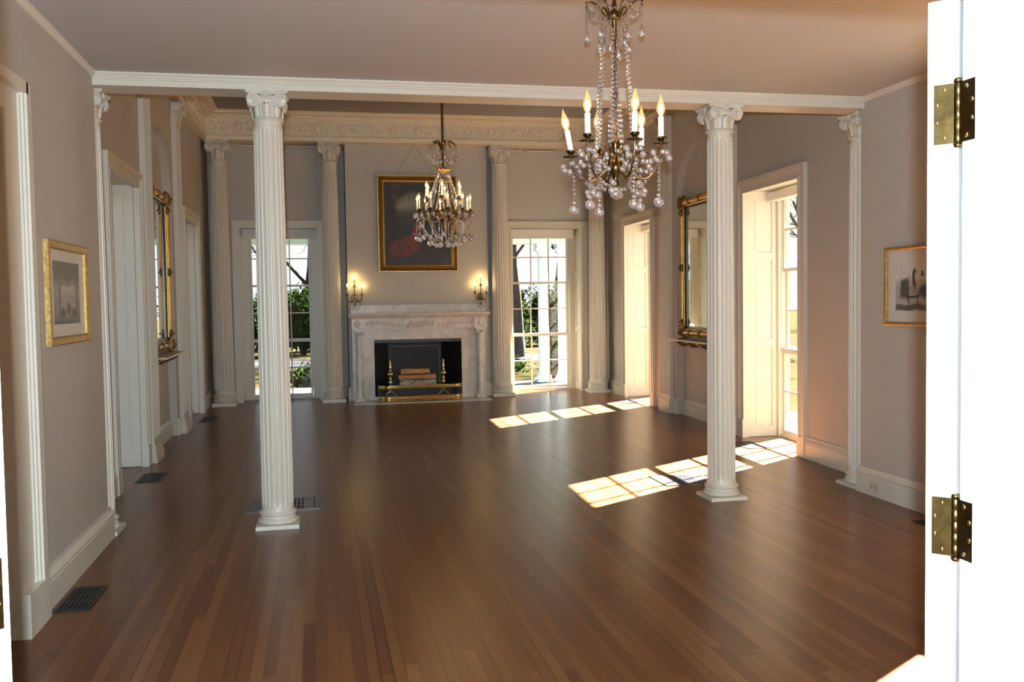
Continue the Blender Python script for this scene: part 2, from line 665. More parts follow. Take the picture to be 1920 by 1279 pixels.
# wall with the double doorway the view is taken through
DX0, DX1, DY0, DY1, DH = -0.53, 1.204, 1.36, 1.56, 2.124
mb = MB()
mb.box(-3.2, DX0 - 0.02, DY0, DY1, 0, ZC + 0.1)
mb.box(DX1 + 0.02, 6.2, DY0, DY1, 0, ZC + 0.1)
mb.box(DX0 - 0.02, DX1 + 0.02, DY0, DY1, DH + 0.02, ZC + 0.1)
struct("wall_front", mb, M["wall"], "wall holding the double doorway nearest the viewer", "wall")
mb = MB()
mb.box(-3.2, -3.08, -3.2, 1.36, 0, ZC)
mb.box(6.08, 6.2, -3.2, 1.36, 0, ZC)
mb.box(-3.2, 6.2, -3.2, -3.08, 0, ZC)
struct("wall_hall", mb, M["wall"], "walls of the hall behind the viewer", "wall")
struct("ceiling", MB().box(-3.2, 6.2, -3.2, 1.36, ZC - 0.02, ZC + 0.1), M["ceil"], "ceiling of the hall behind the viewer", "ceiling")

# ------------------------------------------------------------------ mouldings
BASE = [(0, 0), (-0.032, 0), (-0.032, 0.138), (-0.027, 0.142), (-0.027, 0.150), (-0.036, 0.158), (-0.036, 0.166), (-0.020, 0.182), (-0.012, 0.196), (-0.012, 0.205), (0, 0.205)]


def base_run(mb, s0, s1, off=0.0):
    mb.mould([(d + off - 0.0005, z) for d, z in BASE], s0, s1)


mb = MB(F_fl)
base_run(mb, 4.965, 6.56)
base_run(mb, 1.57, 3.06)
struct("baseboard_front_left", mb, M["white"], "white moulded baseboard under the framed photograph on the left wall", "baseboard")
mb = MB(F_fr)
base_run(mb, 1.57, 3.50)
base_run(mb, 5.04, 6.545)
struct("baseboard_front_right", mb, M["white"], "white moulded baseboard with the outlet on the right wall", "baseboard")
for nm, F, lab in (("baseboard_left", F_left, "white baseboard along the left wall of the rear room"),
                   ("baseboard_right", F_right, "white baseboard along the right wall of the rear room")):
    mb = MB(F)
    base_run(mb, 6.93, WC[0] - 0.77)
    base_run(mb, NICHE - NH + 0.002, NICHE + NH - 0.002, 0.09)
    for q in (NICHE - NH, NICHE + NH):          # blocks turning into the niche
        mb.box(q - (0.06 if q < NICHE else -0.002), q + (0.06 if q > NICHE else -0.002) * 1.0, -0.026, 0.085, 0, 0.205)
    base_run(mb, WC[1] + 0.77, 15.35)
    struct(nm, mb, M["white"], lab, "baseboard")
mb = MB(F_breast)
base_run(mb, 0.435, 0.50)
base_run(mb, 2.61, 2.725)
mb.box(0.435, 0.459, -0.024, 0.5, 0, 0.19)
mb.box(2.701, 2.725, -0.024, 0.5, 0, 0.19)
struct("baseboard_chimney", mb, M["white"], "white baseboard wrapping the foot of the chimney breast", "baseboard")

# beam
mb = MB()
mb.box(-1.70, 4.47, 6.50, 6.74, ZB, ZC + 0.0)
prof = [(6.50, ZB), (6.492, ZB), (6.492, ZB + 0.036), (6.486, ZB + 0.040), (6.486, ZB + 0.047), (6.480, ZB + 0.052), (6.480, ZB + 0.060), (6.468, ZB + 0.074), (6.464, ZC - 0.001), (6.50, ZC - 0.001)]
mb.prism([(-1.401, y, z) for y, z in prof], [(4.164, y, z) for y, z in prof])
struct("trim_1", mb, M["white"], "long white moulded beam carried on the four front columns", "beam")
# thin crowns of the front room
mb = MB(F_fl)
mb.mould([(0, ZC - 0.040), (-0.012, ZC - 0.040), (-0.026, ZC - 0.012), (-0.030, ZC), (0, ZC)], 1.56, 6.47)
struct("trim_2", mb, M["white"], "thin cream crown strip between left wall and front ceiling", "crown moulding")
mb = MB(F_fr)
mb.mould([(0, ZC - 0.040), (-0.012, ZC - 0.040), (-0.026, ZC - 0.012), (-0.030, ZC), (0, ZC)], 1.56, 6.47)
struct("trim_3", mb, M["white"], "thin cream crown strip between right wall and front ceiling", "crown moulding")

# ------------------------------------------------------------------ entablature round the rear room
ENT = [(0, 4.005), (-0.30, 4.005), (-0.30, 4.050), (-0.312, 4.056), (-0.312, 4.072), (-0.295, 4.085), (-0.28, 4.088), (-0.28, 4.315), (-0.30, 4.330), (-0.318, 4.336),
       (-0.318, 4.350), (-0.335, 4.352), (-0.335, 4.376), (-0.40, 4.380), (-0.43, 4.386), (-0.43, 4.398), (-0.47, 4.408), (-0.49, 4.419), (0, 4.419)]


def entab(F, s0, s1, shift, name, label, orn0, n, gap_in=0.0):
    mb = MB(F)
    mb.mould([(d + shift if d < 0 else 0.0 + max(0, shift), z) for d, z in ENT], s0, s1)
    fd = -0.28 + shift
    step = 0.3855
    for i in range(n):
        c = orn0 + i * step
        ring = [(c + 0.078 * C_(a), fd - 0.008, 4.207 + 0.088 * S_(a)) for a in [2 * PI * k / 16 for k in range(16)]]
        mb.tube(ring, 0.011, 5, closed=True)
        mb.ball((c, fd - 0.004, 4.207), 0.050, 8, 5, (1.0, 0.30, 1.1))
        mb.ball((c, fd - 0.014, 4.215), 0.022, 6, 4)
        m = c + step / 2
        for sg in (-1, 1):                      # leaf scroll between the roundels
            pth = [(m + sg * (0.008 + 0.05 * q), fd - 0.008, 4.135 + 0.15 * q - 0.08 * q * q) for q in (0, 0.35, 0.7, 1.0)]
            mb.tube(pth, [0.012, 0.014, 0.010, 0.006], 5)
            mb.ball((m + sg * 0.062, fd - 0.004, 4.255), 0.024, 6, 4, (1, 0.5, 1.1))
            mb.ball((m + sg * 0.045, fd - 0.004, 4.165), 0.020, 6, 4, (1.4, 0.5, 0.8))
        mb.ball((m, fd - 0.004, 4.262), 0.022, 6, 4, (0.8, 0.5, 1.8))
    k = s0 + 0.05
    while k < s1 - 0.05:                        # small dentils under the nosing
        mb.box(k, k + 0.035, -0.372 + shift, -0.335 + shift, 4.352, 4.374)
        k += 0.068
    return struct(name, mb, M["plaster"], label, "cornice")


entab(lambda s, d, z: (s, 14.80 + d, z), -1.66, 4.745, 0.0, "trim_4", "deep cream cornice with roundel frieze across the back wall", -1.50, 16)
entab(F_left, 6.76, 14.51, 0.205, "trim_5", "cream roundel cornice along the left wall of the rear room", 7.0, 19)
entab(F_right, 6.76, 14.51, 0.205, "trim_6", "cream roundel cornice along the right wall of the rear room", 7.0, 19)
mb = MB()
for a, b in ((-1.65, -1.39), (-1.39, 0.18), (0.18, 0.47), (0.46, 2.70), (2.69, 2.92), (2.91, 4.50), (4.49, 4.735)):
    mb.box(a, b, 14.79, 15.36, 4.005, 4.419)
struct("trim_7", mb, M["plaster"], "cream soffit of the back cornice over the window bays", "cornice")
# little light strips fixed over the window bays
mb = MB()
for a, b in ((-1.06, -0.86), (-0.44, -0.29), (-0.20, 0.02), (3.12, 3.33), (3.40, 3.90)):
    mb.box(a, b, 14.86, 14.948, 3.966, 3.988)
struct("trim_8", mb, M["white"], "short pale strips under the cornice above the back windows", "moulding")


# ------------------------------------------------------------------ windows
def window(num, F, c, half, gh, cw, label, zin=2.66, gtop=2.70, rails=(0.06, 0.95, 1.83, 2.71), blind=True):
    D = 0.40
    root = empty("window_%d" % num, F(c, 0, 0), label, "window", kind="structure")
    # casing
    mb = MB(F)
    for sg in (-1, 1):
        def sb(a, b, d0, d1, z0, z1):
            x0, x1 = c + sg * a, c + sg * b
            mb.box(min(x0, x1), max(x0, x1), d0, d1, z0, z1)
        sb(half, half + cw, -0.020, 0.0, 0.20, zin + cw)
        sb(half + cw - 0.042, half + cw, -0.040, -0.020, 0.20, zin + cw)
        sb(half + cw - 0.062, half + cw - 0.042, -0.030, -0.020, 0.20, zin + cw - 0.042)
        sb(half, half + 0.022, -0.030, -0.020, 0.20, zin + 0.022)
        sb(half - 0.004, half + cw + 0.002, -0.042, 0.0, 0.0, 0.20)
        sb(half, half + 0.03, 0.0, 0.028, 0.0, zin + 0.03)
    mb.box(c - half, c + half, -0.020, 0.0, zin, zin + cw)
    mb.box(c - half - cw + 0.042, c + half + cw - 0.042, -0.040, -0.020, zin + cw - 0.042, zin + cw)
    mb.box(c - half - cw + 0.062, c + half + cw - 0.062, -0.030, -0.020, zin + cw - 0.062, zin + cw - 0.042)
    mb.box(c - half - 0.0, c + half + 0.0, -0.030, -0.020, zin, zin + 0.022)
    mb.box(c - half, c + half, 0.0, 0.028, zin, zin + 0.03)
    mb.build("casing", M["white"], root)
    # folding shutters lining the reveal
    for sg in (-1, 1):
        mb = MB(F)

        def sb(a, b, d0, d1, z0, z1):
            x0, x1 = c + sg * a, c + sg * b
            mb.box(min(x0, x1), max(x0, x1), d0, d1, z0, z1)
        h = half + 0.030
        sb(h, h + 0.018, 0.034, D, 0.004, zin + 0.028)
        d0, d1 = 0.034, D - 0.02
        sb(h - 0.018, h, d0, d0 + 0.075, 0.004, zin + 0.028)
        sb(h - 0.018, h, d1 - 0.06, d1, 0.004, zin + 0.028)
        for za, zb in ((0.004, 0.118), (1.0, 1.078), (1.948, 2.024), (2.61, zin + 0.028)):
            sb(h - 0.018, h, d0 + 0.075, d1 - 0.06, za, zb)
        for za, zb in ((0.118, 1.0), (1.078, 1.948), (2.024, 2.61)):
            sb(h - 0.006, h, d0 + 0.095, d1 - 0.08, za + 0.02, zb - 0.02)
        mb.build("shutter", M["white"], root)
    mb = MB(F)
    mb.box(c - half - 0.03, c + half + 0.03, 0.03, D + 0.02, zin + 0.031, zin + 0.049)
    mb.build("soffit", M["white"], root)
    # fixed frame
    mb = MB(F)
    for sg in (-1, 1):
        x0, x1 = sorted((c + sg * (gh + 0.036), c + sg * (half + 0.046)))
        mb.box(x0, x1, D, D + 0.10, 0.0, zin + 0.075)
        x0, x1 = sorted((c + sg * (gh + 0.046), c + sg * (half + 0.028)))
        mb.box(x0, x1, D - 0.03, D, 0.0, zin + 0.03)
    mb.box(c - gh - 0.04, c + gh + 0.04, D - 0.02, D + 0.11, 0.0, 0.028)
    mb.box(c - gh - 0.04, c + gh + 0.04, D, D + 0.10, gtop + 0.012, zin + 0.075)
    mb.box(c - gh - 0.04, c + gh + 0.04, D - 0.004, D + 0.010, rails[1] - 0.028, rails[1] + 0.026)
    mb.build("frame", M["white"], root)
    # three sashes of six panes
    for i in range(3):
        z0, z1 = rails[i], rails[i + 1]
        z0 -= 0.026 if i == 0 else 0.018
        z1 += 0.004 if i == 2 else 0.016
        dd = D + (0.012, 0.050, 0.012)[i]
        mb = MB(F)
        bw = 0.034
        mb.box(c - gh - 0.034, c - gh, dd, dd + 0.036, z0, z1)
        mb.box(c + gh, c + gh + 0.034, dd, dd + 0.036, z0, z1)
        mb.box(c - gh, c + gh, dd, dd + 0.036, z0, z0 + (0.045 if i == 0 else bw))
        mb.box(c - gh, c + gh, dd, dd + 0.036, z1 - bw, z1)
        za, zb = z0 + bw, z1 - bw
        for k in (1, 2):
            m = c - gh + 2 * gh * k / 3
            mb.box(m - 0.0095, m + 0.0095, dd + 0.004, dd + 0.032, za, zb)
        zm = (za + zb) / 2 + (0.005 if i == 0 else 0)
        mb.box(c - gh, c + gh, dd + 0.005, dd + 0.031, zm - 0.0095, zm + 0.0095)
        sh = mb.build("sash", M["white"], root)
        g = MB(F).box(c - gh, c + gh, dd + 0.017, dd + 0.019, za, zb)
        g.build("glass", M["pane"], sh)
    if blind:
        mb = MB(F)
        mb.box(c - half + 0.028, c + half - 0.028, D - 0.155, D - 0.04, 2.575, 2.725 if zin > 2.7 else zin - 0.004)
        b = mb.build("roller_blind", M["blind"], root)
    return root


window(1, F_left, WC[0], 0.62, 0.53, 0.14, "left wall window with white panelled shutters nearest the beam")
window(2, F_left, WC[1], 0.62, 0.53, 0.14, "left wall window with white shutters beside the far corner column")
window(3, lambda s, d, z: F_back(s, d, z), BW[0] + 0.02, 0.585, 0.44, 0.115, "back wall window left of the fireplace partly behind the front column", zin=2.72, gtop=2.70)
window(4, lambda s, d, z: F_back(s, d, z), BW[1] + 0.015, 0.590, 0.465, 0.115, "back wall window right of the fireplace looking onto the porch", zin=2.72, gtop=2.70)
window(5, F_right, WC[0], 0.62, 0.53, 0.14, "right wall window nearest the beam throwing sun on the floor")
window(6, F_right, WC[1], 0.62, 0.53, 0.14, "right wall window in the far corner behind the chandelier")
window(7, F_fr, 4.27, 0.62, 0.53, 0.14, "right wall window of the front room hidden behind the open door")

# doorway in the left wall of the front room
F = F_fl
root = empty("door_3", F(4.02, 0, 0), "doorway at the left edge with broad white casing and shadowed reveal", "door", kind="structure")
mb = MB(F)
for sg in (-1, 1):
    def sb(a, b, d0, d1, z0, z1):
        x0, x1 = 4.02 + sg * a, 4.02 + sg * b
        mb.box(min(x0, x1), max(x0, x1), d0, d1, z0, z1)
    top, cw, hf = 2.45, 0.32, 0.605
    zt = top + 0.18
    sb(hf, hf + cw, -0.022, 0, 0.21, zt)
    sb(hf + cw - 0.075, hf + cw, -0.056, -0.022, 0.21, zt)
    sb(hf + cw - 0.095, hf + cw - 0.075, -0.044, -0.022, 0.21, zt - 0.045)
    sb(hf + cw - 0.115, hf + cw - 0.095, -0.032, -0.022, 0.21, zt - 0.065)
    sb(hf, hf + 0.03, -0.027, -0.022, 0.21, top + 0.03)
    sb(hf - 0.005, hf + cw + 0.004, -0.060, 0, 0, 0.21)
    sb(hf, hf + 0.015, 0.0, 0.46, 0, top)
mb.box(4.02 - hf, 4.02 + hf, -0.022, 0, top, zt)
mb.box(4.02 - hf - cw + 0.05, 4.02 + hf + cw - 0.05, -0.056, -0.022, zt - 0.055, zt)
mb.box(4.02 - hf, 4.02 + hf, -0.032, -0.022, top, top + 0.04)
mb.box(4.02 - hf, 4.02 + hf, 0.0, 0.46, top - 0.015, top)
mb.build("casing", M["white"], root)
mb = MB(F).box(4.02 - hf + 0.016, 4.02 + hf - 0.016, 0.40, 0.445, 0.004, top - 0.017)
for za, zb in ((0.2, 1.0), (1.12, 2.25)):
    for a, b in ((-0.5, -0.06), (0.06, 0.5)):
        mb.box(4.02 + a, 4.02 + b, 0.39, 0.40, za, zb)
mb.build("door_leaf", M["white"], root)


# ------------------------------------------------------------------ the open double doors in the foreground
def hinge(root, pin, zc, leaf_u, jamb_u, nm="hinge"):
    """butt hinge: knuckle at pin, one plate on the door edge, one on the jamb"""
    h = 0.114
    z0, z1 = zc - h / 2, zc + h / 2
    mb = MB()
    px, py = pin
    prof = []
    for i in range(5):
        a, b = z0 + h * i / 5, z0 + h * (i + 1) / 5
        prof += [(0.0072, a + 0.0006), (0.0078, a + 0.0012), (0.0078, b - 0.0012), (0.0072, b - 0.0006)]
    mb.lathe(prof, px, py, 14)
    mb.lathe([(0.0055, z1), (0.0088, z1 + 0.001), (0.0088, z1 + 0.006), (0.0065, z1 + 0.009)], px, py, 14)
    mb.lathe([(0.0065, z0 - 0.009), (0.0088, z0 - 0.006), (0.0088, z0 - 0.001), (0.0055, z0)], px, py, 14)
    plates = []
    for (ux, uy), L in ((leaf_u, 0.043), (jamb_u, 0.047)):
        nx, ny = -uy, ux
        if nx * -px + ny * -py < 0:
            nx, ny = -nx, -ny
        q = [(px + ux * 0.004, py + uy * 0.004), (px + ux * L, py + uy * L)]
        f = lambda p, t, z: (p[0] + nx * t, p[1] + ny * t, z)
        mb.hexa([f(q[0], -0.001, z0), f(q[1], -0.001, z0), f(q[1], 0.0022, z0), f(q[0], 0.0022, z0)],
                [f(q[0], -0.001, z1), f(q[1], -0.001, z1), f(q[1], 0.0022, z1), f(q[0], 0.0022, z1)])
        plates.append((ux, uy, nx, ny, L))
    o = mb.build(nm, M["brass"], root)
    for ux, uy, nx, ny, L in plates:
        for k, zz in ((0.55, 0.40), (0.86, 0.16), (0.86, -0.14), (0.55, -0.40)):
            c = (px + ux * L * k + nx * 0.0022, py + uy * L * k + ny * 0.0022, zc + h * zz)
            s = MB().ball(c, 0.0048, 10, 6, (1 - abs(nx) * 0.62, 1 - abs(ny) * 0.62, 1))
            s.build("screw", M["brass_bright"], o)
    return o


def open_leaf(num, pin, ang, flip, label):
    """leaf swung open past the line of sight; only its hinge edge faces the viewer"""
    root = empty("door_%d" % num, (pin[0], pin[1], 0), label, "door", kind="structure")
    a = PI - ang if not flip else ang
    u = (C_(a), S_(a))
    t = (-S_(a), C_(a)) if not flip else (S_(a), -C_(a))
    if t[1] < 0:
        t = (-t[0], -t[1])
    th, W = 0.056, 0.85
    o = (pin[0] + u[0] * 0.004, pin[1] + u[1] * 0.004)
    P = lambda k, m, z: (o[0] + u[0] * k + t[0] * m, o[1] + u[1] * k + t[1] * m, z)
    mb = MB()

    def slab(k0, k1, m0, m1, z0, z1):
        mb.hexa([P(k0, m0, z0), P(k1, m0, z0), P(k1, m1, z0), P(k0, m1, z0)], [P(k0, m0, z1), P(k1, m0, z1), P(k1, m1, z1), P(k0, m1, z1)])
    slab(0, W, 0.004, th - 0.004, 0.008, 2.112)
    for m0, m1 in ((0, 0.004), (th - 0.004, th)):
        slab(0, 0.11, m0, m1, 0.008, 2.112)
        slab(W - 0.11, W, m0, m1, 0.008, 2.112)
        for z0, z1 in ((0.008, 0.22), (0.95, 1.10), (2.0, 2.112)):
            slab(0.11, W - 0.11, m0, m1, z0, z1)
    leaf = mb.build("leaf", M["door"], root, bevel=0.003)
    ju = (0.0, -1.0)
    for zc in (1.893, 1.094, 0.30):
        hinge(root, pin, zc, t, ju)
    return root


PIN_R, PIN_L = (DX1, 1.567), (-0.537, 1.567)
open_leaf(1, PIN_R, math.radians(138), False, "white door leaf folded back at the right edge with brass hinges")
open_leaf(2, PIN_L, math.radians(132), True, "white door leaf edge at the lower left corner with a brass hinge")

# jambs and casings of that doorway
mb = MB()
mb.box(DX1 + 0.004, DX1 + 0.020, DY0 - 0.002, DY1, 0, DH + 0.02)
mb.box(DX1 - 0.010, DX1 + 0.004, 1.455, 1.508, 0, DH)              # stop
mb.box(DX1 - 0.004, DX1 + 0.004, 1.443, 1.455, 0, DH)
mb.box(DX1 + 0.010, DX1 + 0.150, DY0 - 0.022, DY0 - 0.002, 0, DH + 0.14)
mb.tube([(DX1 + 0.008, DY0 + 0.004, 0), (DX1 + 0.008, DY0 + 0.004, DH)], 0.012, 12)
mb.tube([(DX1 + 0.004, 1.420, 0), (DX1 + 0.004, 1.420, DH)], 0.010, 12)
mb.box(DX0 - 0.026, DX0 - 0.010, DY0 - 0.002, DY1, 0, DH + 0.02)
mb.box(DX0 - 0.010, DX0 + 0.004, 1.455, 1.508, 0, DH)
mb.box(DX0 - 0.170, DX0 - 0.016, DY0 - 0.022, DY0 - 0.002, 0, DH + 0.14)
mb.box(DX0 - 0.02, DX1 + 0.01, DY0, DY1, DH, DH + 0.02)
mb.box(DX0 - 0.17, DX1 + 0.15, DY0 - 0.022, DY0 - 0.002, DH + 0.01, DH + 0.14)
# room side architrave sits just behind the folded leaves
mb.box(DX1 + 0.03, DX1 + 0.16, DY1, DY1 + 0.004, 0, DH + 0.14)
struct("trim_9", mb, M["door"], "white jamb and stop of the double doorway at the right edge", "door jamb")
# ================================================================== COLUMNS
def abacus(mb, cx, cy, half, z0, z1, cut=0.16, dip=0.14):
    """concave-sided square slab with clipped horns"""
    pts = []
    for q in range(4):
        a = PI / 2 * q
        for i in range(9):
            u = -1 + 2 * i / 8
            u2 = u * (1 - cut * 0.5)
            x, y = half * (1 - dip * (1 - u * u)), half * u2
            pts.append((cx + x * C_(a) - y * S_(a), cy + x * S_(a) + y * C_(a)))
    mb.prism([(x, y, z0) for x, y in pts], [(x, y, z1) for x, y in pts])


def spiral(cx, cz, R, turns, sg, n=26):
    out = []
    for i in range(n):
        q = i / (n - 1)
        r = R * (1 - 0.86 * q)
        a = PI / 2 - sg * 2 * PI * turns * q
        out.append((cx + r * C_(a), cz + r * S_(a), q))
    return out


def capital_mesh(cx, cy, z0, z1, r, half, faces=(0, 1, 2, 3)):
    """Corner-volute capital: necking ring, leaf bell, paired scrolls, concave abacus with a flower"""
    mb = MB()
    h = z1 - z0
    mb.lathe([(r * 0.98, z0 - 0.012 * h), (r * 1.10, z0), (r * 1.15, z0 + 0.03 * h), (r * 1.10, z0 + 0.065 * h), (r * 0.99, z0 + 0.075 * h),
              (r * 0.99, z0 + 0.12 * h), (r * 1.03, z0 + 0.40 * h), (r * 1.12, z0 + 0.58 * h), (r * 1.20, z0 + 0.64 * h), (r * 1.20, z0 + 0.70 * h), (r * 1.05, z0 + 0.86 * h)], cx, cy, 28)
    for k in range(8):                                       # leaves
        a = 2 * PI * k / 8 + (PI / 8 if False else 0)
        ca, sa = C_(a), S_(a)
        pr = [(1.02, 0.09), (1.05, 0.24), (1.09, 0.38), (1.17, 0.50), (1.27, 0.555), (1.33, 0.535)]
        path = [(cx + r * q * ca, cy + r * q * sa, z0 + h * zz) for q, zz in pr]
        mb.ribbon(path, [r * w for w in (0.44, 0.56, 0.62, 0.58, 0.42, 0.16)], 0.10 * r, (-sa, ca, 0))
        mb.tube(path[:-1], r * 0.055, 5)
    for q in faces:                                          # scrolls on every face
        a = PI / 2 * q
        n, t = (C_(a), S_(a)), (-S_(a), C_(a))
        R = 0.205 * h + 0.06 * half
        for sg in (-1, 1):
            c0, zc = sg * half * 0.60, z0 + 0.655 * h
            off = half * 0.84

            def W(u, z, d):
                # scrolls turn out towards the corners
                dd = d + 0.10 * half * (abs(u) / half) ** 2
                return (cx + n[0] * dd + t[0] * u, cy + n[1] * dd + t[1] * u, z)
            sp = spiral(c0, zc, R, 1.7, sg)
            path = [W(u, z, off - 0.06 * half + 0.10 * half * q2) for u, z, q2 in sp]
            mb.tube(path, [R * (0.20 - 0.10 * q2) for _, _, q2 in sp], 6)
            ring = [(c0 + R * 0.96 * C_(2 * PI * k / 18), zc + R * 0.96 * S_(2 * PI * k / 18)) for k in range(18)]
            mb.prism([W(u, z, off - 0.30 * half) for u, z in ring], [W(u, z, off - 0.05 * half) for u, z in ring])
            mb.ball(W(c0, zc, off + 0.03 * half), R * 0.19, 8, 5)
            # band joining the scroll to the middle
            path = [W(c0 * (1 - k / 5), z0 + 0.655 * h + R + (0.02 * h) * S_(PI * k / 5) - 0.05 * h * k / 5, off - 0.05 * half - 0.03 * half * k / 5) for k in range(6)]
            mb.tube(path, R * 0.17, 5)
            # half leaf under the scroll
            path = [W(c0 * 0.80, z0 + 0.42 * h, off * 0.62), W(c0 * 0.92, z0 + 0.48 * h, off * 0.82), W(c0 * 1.0, z0 + 0.47 * h, off * 0.98), W(c0 * 1.02, z0 + 0.43 * h, off * 1.02)]
            mb.ribbon(path, [0.16 * h, 0.17 * h, 0.13 * h, 0.05 * h], 0.035 * h, (t[0], t[1], 0))
        f = (cx + n[0] * half * 0.88, cy + n[1] * half * 0.88, z0 + 0.885 * h)   # flower on the abacus
        for k in range(6):
            b = 2 * PI * k / 6
            mb.ball((f[0] + t[0] * 0.07 * h * C_(b), f[1] + t[1] * 0.07 * h * C_(b), f[2] + 0.07 * h * S_(b)), 0.055 * h, 6, 4)
        mb.ball((f[0] + n[0] * 0.03 * h, f[1] + n[1] * 0.03 * h, f[2]), 0.05 * h, 6, 4)
    # corner scroll cheeks seen on the diagonal
    for q in range(4):
        a = PI / 4 + PI / 2 * q
        ca, sa = C_(a), S_(a)
        R = 0.19 * h
        k0 = half * 1.06
        sp = spiral(k0 - R * 0.55, z0 + 0.66 * h, R, 1.2, 1, 18)
        mb.ribbon([(cx + u * ca, cy + u * sa, z) for u, z, _ in sp], [0.16 * h * (1 - 0.35 * q2) for _, _, q2 in sp], 0.03 * h, (-sa, ca, 0))
    abacus(mb, cx, cy, half, z0 + 0.885 * h, z0 + 0.945 * h)
    abacus(mb, cx, cy, half * 1.04, z0 + 0.945 * h, z1 - 0.001)
    return mb


def fluted(mb, cx, cy, z0, z1, rb, rt, flutes=20, a0=0.0, depth=0.075):
    pat = [(0.0, 0.0), (0.22, 0.0), (0.32, 0.62), (0.46, 0.95), (0.61, 1.0), (0.76, 0.95), (0.90, 0.62)]
    H = z1 - z0
    lv = [(0, 0), (0.010, 0.0), (0.016, 0.55), (0.024, 1), (0.17, 1), (0.35, 1), (0.55, 1), (0.75, 1), (0.9, 1), (0.968, 1), (0.977, 0.55), (0.984, 0), (1, 0)]
    v, f = [], []
    N = flutes * len(pat)
    for q, fd in lv:
        e = rb + (rt - rb) * max(0.0, (q - 0.12) / 0.88) ** 1.45
        if q == 0:
            e *= 1.035
        for k in range(flutes):
            for p, dp in pat:
                a = a0 + 2 * PI * (k + p) / flutes
                r = e * (1 - depth * dp * fd)
                v.append((cx + r * C_(a), cy + r * S_(a), z0 + H * q))
    for i in range(len(lv) - 1):
        for k in range(N):
            k2 = (k + 1) % N
            f.append((i * N + k, i * N + k2, (i + 1) * N + k2, (i + 1) * N + k))
    mb.add(v, f, False)
    mb.add(v[:N], [tuple(range(N - 1, -1, -1))])
    mb.add(v[-N:], [tuple(range(N))])
    return mb


def column(cx, cy, ph, rb, rt, zbase, zneck, ztop, chalf, label, group, plth=0.028):
    root = empty("column", (cx, cy, 0), label, "column", group, "thing")
    mb = MB()
    mb.hexa([(cx - ph, cy - ph, 0.001), (cx + ph, cy - ph, 0.001), (cx + ph, cy + ph, 0.001), (cx - ph, cy + ph, 0.001)],
            [(cx - ph * 0.985, cy - ph * 0.985, plth), (cx + ph * 0.985, cy - ph * 0.985, plth), (cx + ph * 0.985, cy + ph * 0.985, plth), (cx - ph * 0.985, cy + ph * 0.985, plth)])
    mb.build("plinth", M["white"], root)
    h = zbase - plth
    R = ph * 0.94
    tor = lambda rc, rr, za, zb: [(rc + rr * C_(b), (za + zb) / 2 + (zb - za) / 2 * S_(b)) for b in [-PI / 2 + PI * i / 8 for i in range(9)]]
    prof = tor(R * 0.90, R * 0.10, plth, plth + 0.36 * h) + [(rb * 1.22, plth + 0.38 * h), (rb * 1.14, plth + 0.50 * h), (rb * 1.12, plth + 0.58 * h), (rb * 1.15, plth + 0.64 * h)] \
        + tor(rb * 1.12, rb * 0.085, plth + 0.66 * h, plth + 0.90 * h) + [(rb * 1.06, plth + 0.93 * h), (rb * 1.05, zbase)]
    MB().lathe(prof, cx, cy, 40).build("base", M["white"], root)
    fluted(MB(), cx, cy, zbase, zneck, rb, rt).build("shaft", M["white"], root)
    capital_mesh(cx, cy, zneck, ztop, rt, chalf).build("capital", M["white"], root)
    return root


FG = "fluted columns under the front beam"
column(-0.307, 6.60, 0.146, 0.107, 0.096, 0.118, 2.790, ZB - 0.002, 0.138, "free-standing white fluted column left of centre under the beam", FG)
column(3.015, 6.60, 0.146, 0.107, 0.096, 0.118, 2.790, ZB - 0.002, 0.138, "free-standing white fluted column right of centre in front of the gilt mirror", FG)
column(-1.503, 6.715, 0.146, 0.107, 0.096, 0.118, 2.790, ZB - 0.002, 0.138, "slim white column against the left wall end of the beam", FG)
column(4.290, 6.715, 0.146, 0.107, 0.096, 0.118, 2.790, ZB - 0.002, 0.138, "white column against the right wall end of the beam", FG)
BG = "tall fluted columns along the back wall"
for x, lab in ((-1.425, "tall fluted column in the far left corner of the back wall"), (0.215, "tall fluted column just left of the chimney breast"),
               (2.895, "tall fluted column just right of the chimney breast"), (4.515, "tall fluted column in the far right corner of the back wall")):
    column(x, 14.665, 0.178, 0.142, 0.116, 0.185, 3.700, 4.003, 0.176, lab, BG, 0.05)


